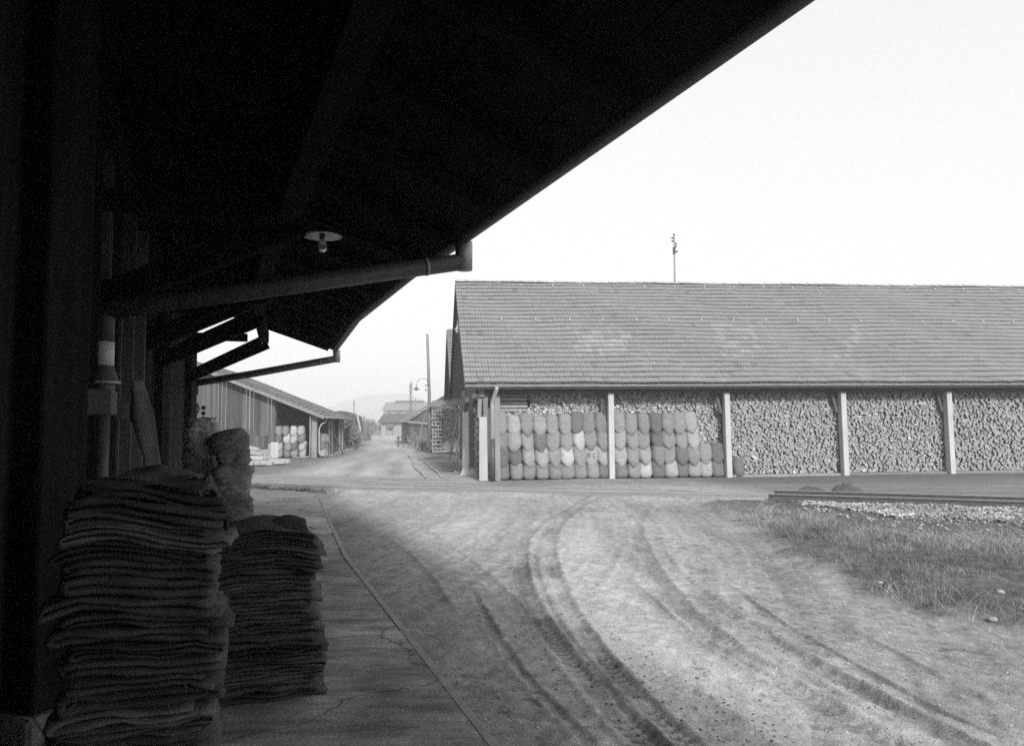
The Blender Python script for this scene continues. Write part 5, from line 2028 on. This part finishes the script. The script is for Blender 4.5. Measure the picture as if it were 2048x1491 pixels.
a_.data.foreach_set('value', bt)
me.update()
o = link('log_ends', me, cr_)
o['kind'] = 'stuff'
MB().box(cx0 + .05, cx1 + 1.0, cy0 + .35, cy0 + 1.6, 0, 3.05).build('stack_core', M['bark'], cr_)
o = MB().hexa([(cx0 - .15, cy0 - .25, 3.22), (cx1 + 1.2, cy0 - .25, 3.30), (cx1 + 1.2, cy0 + 1.8, 3.75), (cx0 - .15, cy0 + 1.8, 3.65),
               (cx0 - .15, cy0 - .25, 3.27), (cx1 + 1.2, cy0 - .25, 3.35), (cx1 + 1.2, cy0 + 1.8, 3.80), (cx0 - .15, cy0 + 1.8, 3.70)]).build('cover_board', M['timber'], cr_)

# lean-to with plank walls
lt = thing('lean_to', 'low plank lean-to with a sloping roof beyond the lamp pole', 'shed', (-9, 76, 0))
LC, LF, LR = V((-10.6, 76.0)), V((-13.6, 91.0)), V((-6.2, 74.0))
nb = 12
for (a, b, n_, z1a, z1b) in ((LC, LR, 16, 2.25, 2.25), (LF, LC, 14, 2.2, 2.25)):
    for k in range(n_):
        p, q = a.lerp(b, (k + .03) / n_), a.lerp(b, (k + .97) / n_)
        dr = (q - p).normalized() * .03
        nv_ = V((-dr.y, dr.x))
        MB().hexa([(p.x, p.y, 0), (q.x, q.y, 0), (q.x + nv_.x, q.y + nv_.y, 0), (p.x + nv_.x, p.y + nv_.y, 0),
                   (p.x, p.y, z1a), (q.x, q.y, z1b), (q.x + nv_.x, q.y + nv_.y, z1b), (p.x + nv_.x, p.y + nv_.y, z1a)]).build('plank', M['plank_dark'], lt)
e0, e1 = V((-11.1, 75.2, 2.35)), V((-14.2, 91.3, 2.35))
t0, t1 = V((-6.1, 73.9, 5.25)), V((-8.2, 91, 5.25))
MB().hexa([e0, t0, t1, e1, e0 + V((0, 0, .12)), t0 + V((0, 0, .12)), t1 + V((0, 0, .12)), e1 + V((0, 0, .12))]).build('roof', M['house_roof'], lt)
MB().tube([e0 + V((-.1, -.1, .0)), e1 + V((-.1, 0, 0))], .07, 8).build('gutter', M['metal'], lt, smooth=True)
MB().add([(LC.x, LC.y + .05, 2.2), (LR.x, LR.y + .05, 2.2), (LR.x, LR.y + .05, 5.1), (LC.x, LC.y + .05, 2.4)], [(0, 1, 2, 3)]).build('gable_boarding', M['plank_dark'], lt)
MB().beam((-10.7, 75.5, 2.32), (-6.0, 73.5, 1.95), .10, .12).build('rail_board', M['pale_timber'], lt)

# ------------------------------------------------------------------ poles and lamps
up = thing('lamp_pole', 'tall wooden pole with a curved lamp arm beside the lane', 'utility pole', (-5.79, 51.76, 0))
MB().tube([(-5.75, 51.76, -.1), (-5.80, 51.76, 4), (-5.94, 51.76, 8.35)], [.13, .115, .085], 12).build('mast', M['timber'], up, smooth=True)
arm = [(-5.88, 51.70, 4.6)]
for k in range(11):
    a = math.pi * k / 10 * .92
    arm.append((-6.28 + math.cos(a) * .40, 51.66, 4.92 + math.sin(a) * .36 - .12 * (k / 10)))
MB().tube(arm, .018, 6).build('arm', M['metal_dark'], up)
hx, hz_ = arm[-1][0] - .03, arm[-1][2]
ls = MB().lathe((hx, 51.66, hz_ - .48), [(0, .40), (.03, .38), (.04, .22), (.08, .17), (.20, .05), (.22, .02), (.16, .05), (0, .1)], 16).build('lamp_shade', M['enamel_far'], up, smooth=True)
MB().lathe((hx, 51.66, hz_ - .48), [(.05, .05), (.06, .0), (.03, -.05), (0, -.06)], 10).build('bulb', M['pipe_white'], ls, smooth=True)
MB().beam((-5.86, 51.68, 4.75), (-5.86, 51.62, 4.75), .12, .10).build('bracket', M['metal_dark'], up)
for z in (4.72, 4.40):
    MB().lathe((-6.02, 51.66, z), [(0, .06), (.04, .05), (.05, 0), (.03, -.06), (0, -.07)], 8).build('insulator', M['metal_dark'], up)
o = MB().tube([(-6.72, 51.3, 0), (-6.05, 51.62, 2.75)], [.05, .04], 8).build('leaning_pole', M['timber'])
tag(o, 'pale pole leaning against the lamp pole', 'pole')
for k, (a, b, w_, lab) in enumerate((((-3.32, 38.6, 0), (-2.72, 39.4, 3.25), .07, 'long thin pole leaning on the shed corner post'),
                                     ((-3.10, 38.4, 0), (-2.78, 38.8, 1.25), .06, 'short pale stake leaning on the shed corner post'),
                                     ((-2.92, 38.2, 0), (-2.74, 38.6, 1.60), .06, 'taller pale stake close against the shed corner post'))):
    o = MB().beam(a, b, w_, w_).build('leaning_pole', M['timber'] if k == 0 else M['pale_timber'])
    tag(o, lab, 'pole')
o = MB().beam((-4.15, 38.9, .05), (-3.05, 38.2, .05), .12, .06).build('lying_board', M['pale_timber'])
tag(o, 'pale board lying at the foot of the leaning poles', 'board')

ant = thing('wire_pole', 'thin pole with insulators rising behind the shed roof ridge', 'utility pole', (10.03, 45, 0))
MB().tube([(10.02, 45, -.1), (10.05, 45, 10.5), (10.08, 45, 13.5)], [.12, .06, .045], 8).build('mast', M['timber'], ant, smooth=True)
MB().tube([(10.06, 45, 12.35), (10.06, 45, 12.75)], .09, 8).build('collar', M['metal_dark'], ant)
for (dx, z) in ((0, 13.55), (-.10, 13.35), (-.10, 13.15), (.10, 12.98), (.10, 12.82), (.16, 12.5)):
    MB().lathe((10.07 + dx, 45, z), [(0, .06), (.06, .04), (.07, 0), (.05, -.05), (0, -.06)], 8).build('insulator', M['metal_dark'], ant)

for k, (x, y, h, rr_, lab) in enumerate(((-15.68, 120, 6.1, .11, 'thin distant pole standing just right of the bare poplar'), (-27.7, 160, 6.0, .12, 'thin distant pole left of the far house'),
                                         (-34.3, 160, 7.1, .10, 'thin faint pole above the timber pile'), (-36.2, 170, 7.8, .09, 'faintest thin pole at the left end of the far poles'))):
    t = thing('distant_pole', lab, 'utility pole', (x, y, 0), 'distant poles')
    MB().tube([(x, y, 0), (x, y, h)], [rr_, rr_ * .7], 7).build('mast', M['timber'], t)
    MB().lathe((x, y, h), [(0, .12), (.14, .06), (.12, -.08), (0, -.1)], 7).build('cap', M['timber'], t)

# ------------------------------------------------------------------ things lying on the lane
bf_ = thing('bent_pipe_frame', 'bent metal pipe frame lying on the ground by the lane', 'frame', (-4.6, 40, 0))
for pts_ in ([(-6.6, 47.0), (-5.6, 48.6), (-4.6, 50.4)], [(-6.6, 47.0), (-5.9, 43.2), (-5.05, 37.4), (-4.4, 33.5), (-3.5, 29.0), (-3.2, 27.3)],
             [(-5.95, 46.9), (-5.2, 42.6), (-4.45, 38.3), (-3.8, 34.2), (-3.0, 30.0), (-2.6, 27.2)], [(-5.02, 37.4), (-4.40, 37.4)], [(-5.4, 42.0), (-4.9, 43.6), (-4.3, 45.8)]):
    MB().tube([(x, y, gz(x, y) + .05) for x, y in pts_], .035, 8).build('pipe', M['metal'], bf_, smooth=True)
r_ = rnd(8)
for k, (x, y) in enumerate(((-2.9, 33.8), (-2.6, 31.6), (-2.35, 30.4), (-2.2, 29.8), (-3.3, 35.2))):
    stone(x, y, .10 + .05 * r_.random(), ('pale rubble stone, %s of those lying left of the white shed pillar' % ('farthest but one', 'third nearest', 'second nearest', 'nearest', 'farthest')[k]))
bn = thing('trestle_bench', 'dark trestle bench with a sloping board beside the lean-to', 'bench', (-9.9, 67.5, 0))
MB().beam((-10.5, 67.5, .92), (-9.3, 67.8, .88), .5, .07).build('top', M['plank_dark'], bn)
MB().beam((-9.75, 67.4, .92), (-8.75, 68.2, .25), .5, .08).build('sloping_board', M['plank_dark'], bn)
for x, y in ((-10.4, 67.3), (-9.9, 67.3), (-10.4, 67.8), (-9.5, 67.9)):
    MB().beam((x, y, 0), (x, y, .88), .08, .08).build('leg', M['plank_dark'], bn)
MB().beam((-10.4, 67.3, .3), (-9.9, 67.3, .3), .06, .06).build('stretcher', M['plank_dark'], bn)
for k, (x, y, rx, h, lab) in enumerate(((-8.2, 63.5, .9, 1.2, 'jumbled heap of cut branches in front of the lean-to'), (-7.1, 58.0, .8, .9, 'lower heap of cut branches behind the leaning pole'))):
    bush(x, y, rx, rx, h, lab, 40 + k, 'timber', 'brushwood', 260)

# ------------------------------------------------------------------ far side of the lane
hs = thing('far_house', 'distant pale house with a low ridge roof and dark windows', 'house', (-33, 236, 0))
hx0, hx1, hy0, hy1 = -40.3, -26.5, 232, 244
MB().box(hx0, hx1, hy0, hy1, 0, 6.7).build('wall', M['house_wall'], hs)
MB().add([(hx0 - .6, hy0 - .8, 6.6), (hx1 + .6, hy0 - .8, 6.6), (hx1 + .6, hy1 + .8, 6.6), (hx0 - .6, hy1 + .8, 6.6), (hx0 - .3, 238, 9.4), (hx1 + .3, 238, 9.4)],
         [(0, 1, 5, 4), (2, 3, 4, 5), (3, 0, 4), (1, 2, 5), (3, 2, 1, 0)]).build('roof', M['house_roof'], hs)
rm = MB().box(-37.5, -28.5, 237, 239, 8.9, 9.9).build('roof_monitor', M['plank'], hs)
for x in (-38.6, -35.6, -32.8, -30.3, -28.2):
    w_ = MB().box(x - .55, x + .55, hy0 - .06, hy0 + .1, 4.4, 6.0).build('window', M['window_dark'], hs)
    MB().box(x - .04, x + .04, hy0 - .10, hy0 - .07, 4.4, 6.0).build('mullion', M['house_wall'], w_)
for x in (-36.6, -31.6):
    MB().box(x - .9, x + .9, hy0 - .06, hy0 + .1, 0.0, 3.4).build('door', M['window_dark'], hs)

bar = thing('low_building', 'long low dark-roofed building in front of the far house', 'building', (-24, 150, 0))
MB().box(-26.2, -17, 148, 156, 0, 2.7).build('wall', M['house_wall'], bar)
MB().add([(-26.8, 147, 2.6), (-16.5, 147, 2.6), (-16.5, 157, 2.6), (-26.8, 157, 2.6), (-26.4, 152, 4.4), (-16.9, 152, 4.4)],
         [(0, 1, 5, 4), (2, 3, 4, 5), (3, 0, 4), (1, 2, 5), (3, 2, 1, 0)]).build('roof', M['plank'], bar)
# poplar, bare
tr = thing('poplar_tree', 'tall bare poplar standing in front of the far house', 'tree', (-29.0, 212, 0))
MB().tube([(-29, 212, 0), (-29.1, 212, 7), (-29.0, 212, 14.2)], [.26, .17, .03], 8).build('trunk', M['plank_dark'], tr, smooth=True)
mb = MB()
r_ = rnd(4)
for k in range(170):
    z = 4.0 + 9.5 * r_.random()
    a = r_.random() * 6.28
    l_ = (1.0 - .35 * abs(z - 9) / 5) * r_.uniform(1.2, 3.0)
    d = V((math.cos(a) * .26, math.sin(a) * .26, 1)).normalized()
    p = V((-29.05, 212, z))
    mb.tube([p, p + d * l_ * .5 + V((math.cos(a), math.sin(a), 0)) * .16, p + d * l_ + V((math.cos(a), math.sin(a), 0)) * .10], [.03, .018, .008], 4, cap=False)
mb.build('crown', M['plank_dark'], tr)

# timber pile under a cover with props, fence, sign board
tp = thing('timber_pile', 'rounded covered pile of timber at the far bend of the lane', 'timber pile', (-22.5, 103, 0))
vs_, fs = [], []
for j, y in enumerate((100, 101.5, 103, 106)):
    for k in range(11):
        a = math.pi * k / 10
        vs_.append((-23.4 - math.cos(a) * 2.2 * (1 + .06 * math.sin(k * 3 + j)), y, 1.5 + math.sin(a) ** .7 * 2.4 * (1 + .05 * math.sin(k * 5 + j * 2)) if 0 < k < 10 else .0))
for j in range(3):
    for k in range(10):
        fs.append((j * 11 + k, (j + 1) * 11 + k, (j + 1) * 11 + k + 1, j * 11 + k + 1))
fs.append(tuple(range(11)))
MB().add(vs_, fs).build('cover', M['plank'], tp)
for k in range(7):
    MB().beam((-25 + k * .62, 99.9, .2), (-25 + k * .62, 99.9, 3.0 + .5 * math.sin(k * .9)), .16, .1).build('batten', M['plank_dark'], tp)
for k, (x0, x1, z1) in enumerate(((-19.4, -20.9, 3.7), (-18.9, -20.0, 3.2), (-18.4, -19.4, 1.9))):
    o = MB().beam((x0, 96, 0), (x1, 99.6, z1), .18, .12).build('prop', M['pale_timber'] if k == 0 else M['plank'])
    tag(o, ('pale tallest prop leaning on the covered timber pile', 'darker prop leaning beside the pale one', 'short prop at the foot of the timber pile')[k], 'prop')
for k in range(9):
    bush(-24.8 + k * .72, 95 + (k % 3), .7, .6, 1.25 + .2 * (k % 2), 'low scrub in front of the covered timber pile, %s from the left' % CORD[k], 60 + k, 'hedge', 'bush', 160)
fn = thing('board_fence', 'long low board fence across the end of the lane', 'fence', (-27, 160, 0))
for k in range(34):
    x = -34.2 + k * .40
    MB().box(x, x + .36, 160, 160.06, .9 if 6 < k < 20 else .1, 1.9 + (.12 if k % 5 == 0 else 0)).build('fence_board', M['plank'], fn)
for k in range(8):
    MB().box(-34.2 + k * 1.95, -34.05 + k * 1.95, 160.07, 160.2, 0, 1.9).build('fence_post', M['plank_dark'], fn)
cart = thing('box_on_posts', 'dark box standing on two posts before the far fence', 'box', (-24.1, 150, 0))
MB().box(-25.0, -23.6, 147, 147.8, 1.5, 2.4).build('box', M['plank'], cart)
for x in (-24.9, -23.8):
    MB().box(x, x + .15, 147.2, 147.4, 0, 1.5).build('leg', M['timber'], cart)
for k in range(16):
    x = -46 + k * 2.6
    bush(x, 178 + 7 * math.sin(k * 2.1), 2.0, 1.5, 2.6 + 1.2 * abs(math.sin(k * 1.7)), 'grey bush in the far row behind the board fence, %s from the left' % CORD[k], 80 + k, 'hedge', 'bush', 260)
mb = MB()
for k in range(40):
    a = k * 2.4
    rr_ = .35 * math.sqrt(k)
    mb.box(-17.4 + math.cos(a) * rr_ * .4 - .14, -17.4 + math.cos(a) * rr_ * .4 + .14, 68 + math.sin(a) * rr_ - .14, 68 + math.sin(a) * rr_ + .14, 0, .22 + .2 * (1 - k / 40))
heap = mb.build('chip_heap', M['pale_timber'])
tag(heap, 'small pale heap of chips beyond the plank shed', 'heap', kind='stuff')

# ------------------------------------------------------------------ haze
mb = MB().box(-1500, 1800, -400, 2450, -1.2, 100)
hz_o = mb.build('haze', [])
tag(hz_o, 'thin pale winter haze over the whole yard', 'haze', kind='stuff')
hm = bpy.data.materials.new('haze')
hm.use_nodes = True
hn = hm.node_tree.nodes
hn.clear()
ho = hn.new('ShaderNodeOutputMaterial')
hv = hn.new('ShaderNodeVolumePrincipled')
hv.inputs['Color'].default_value = (.95, .95, .95, 1)
hv.inputs['Density'].default_value = .0016
hv.inputs['Anisotropy'].default_value = .0
hm.node_tree.links.new(hv.outputs[0], ho.inputs['Volume'])
hz_o.data.materials.append(hm)
